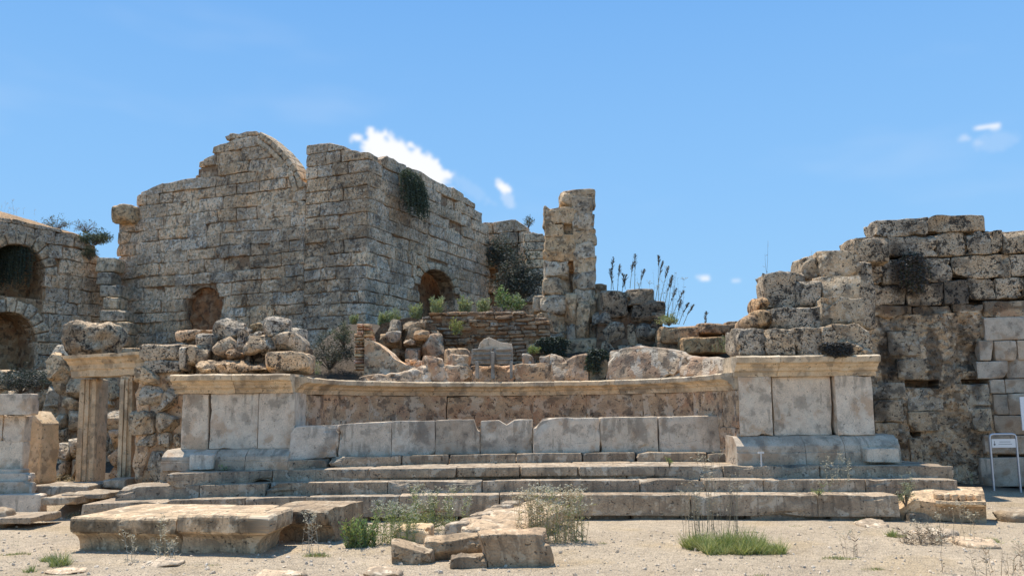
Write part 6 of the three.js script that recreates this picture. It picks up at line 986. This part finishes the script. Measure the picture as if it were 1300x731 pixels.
// reeds on the rubble wall
[[776, 368, 338, 0.06], [784, 370, 344, 0.1], [779, 368, 352, -0.1], [800, 366, 340, 0.12], [806, 368, 334, 0.02], [812, 366, 350, 0.2], [794, 367, 356, -0.08], [832, 385, 342, 0.15], [838, 386, 346, 0.2], [836, 388, 330, 0.05], [842, 400, 362, 0.2], [848, 402, 358, 0.12], [846, 404, 372, 0.3], [852, 408, 374, 0.35], [858, 412, 388, 0.2], [862, 412, 390, 0.35], [868, 412, 392, 0.4], [790, 370, 358, 0.2], [896, 412, 406, 0.1]].forEach(([x, yb, yt, lean]) => { const p = at(x, yb, 20.9), h = at(x, yt, 20.9).y - p.y; reed('dry reed with a dark plume on the rubble wall beside the pier', p, h, lean, 'reeds on the rubble wall'); });
dryWeeds('dry_weeds', 'tangle of fine dry stalks among the reeds', at(840, 402, 20.8), 0.55, 1.1, 22, { col: [0.2, 0.17, 0.1], umbel: 0.2, leafy: 4 });
dryWeeds('dry_weeds', 'short bare stalk beside the tall one on the pitted pile', at(976, 352, 15.4), 0.01, 0.45, 1, { col: [0.12, 0.1, 0.08], umbel: 0, leafy: 1 });
dryWeeds('dry_weeds', 'tallest bare stalk on the stepped pile of pitted blocks', at(971, 378, 15.4), 0.01, 1.05, 1, { col: [0.12, 0.1, 0.08], umbel: 0, leafy: 1 });
dryWeeds('dry_weeds', 'single bare stalk on the top of the pitted pile', at(1030, 330, 16.1), 0.01, 0.24, 1, { col: [0.14, 0.12, 0.09], umbel: 0, leafy: 0 });

{ // dry brush covering the bank behind the niche
  const s = new Sprig(4001), r = s.r;
  for (let k = 0; k < 2600; k++) { const x = -5.6 + 10.5 * r(), d = 16 + 6 * r(); if (Math.hypot(x - NICHE.x, d - NICHE.d) < 4.3) continue; const p = V3(x, groundH(x, -d) - 0.01, -d), n = 3 + Math.floor(r() * 5), c = r() < 0.7 ? [0.1, 0.08, 0.05] : r() < 0.6 ? [0.24, 0.19, 0.11] : OLIVE; for (let q = 0; q < n; q++) s.blade(p.clone().add(V3((r() - 0.5) * 0.1, 0, (r() - 0.5) * 0.1)), rdir(r, 0.3 + 0.6 * r()), 0.08 + 0.22 * r() * r(), 0.012, 0.4 * r(), vary(r, c, 0.4), 2); }
  const m = new THREE.Mesh(s.geo(), M.stalk); m.name = 'undergrowth'; m.userData = { kind: 'stuff', label: 'dry brown brush over the earth bank behind the niche', category: 'undergrowth' }; scene.add(m);
}

{ // straw and dead leaf litter over the court
  const s = new Sprig(4101), r = s.r;
  for (let k = 0; k < 5200; k++) { const d = 7.6 + 6 * r(), x = (r() - 0.5) * 2 * d * 0.66; if (d > 12.2 && Math.abs(x) < 6.6) continue; if (fbm(x * 0.8, 1, d * 0.8, 3) + 0.5 * (r() - 0.5) < -0.02) continue; const p = V3(x, groundH(x, -d) + 0.004, -d); s.blade(p, rdir(r, 0.05 + 0.35 * r() * r()), 0.03 + 0.07 * r(), 0.005 + 0.005 * r(), 0.1, vary(r, r() < 0.55 ? [0.2, 0.15, 0.1] : r() < 0.6 ? [0.4, 0.32, 0.18] : OLIVE, 0.35), 2); }
  const m = new THREE.Mesh(s.geo(), M.stalk); m.name = 'litter'; m.userData = { kind: 'stuff', label: 'straw and dead leaf litter scattered over the dusty court', category: 'litter' }; scene.add(m);
}

scene.traverse((o) => { if (o.isMesh) { o.castShadow = true; o.receiveShadow = true; } });
renderer.render(scene, camera);
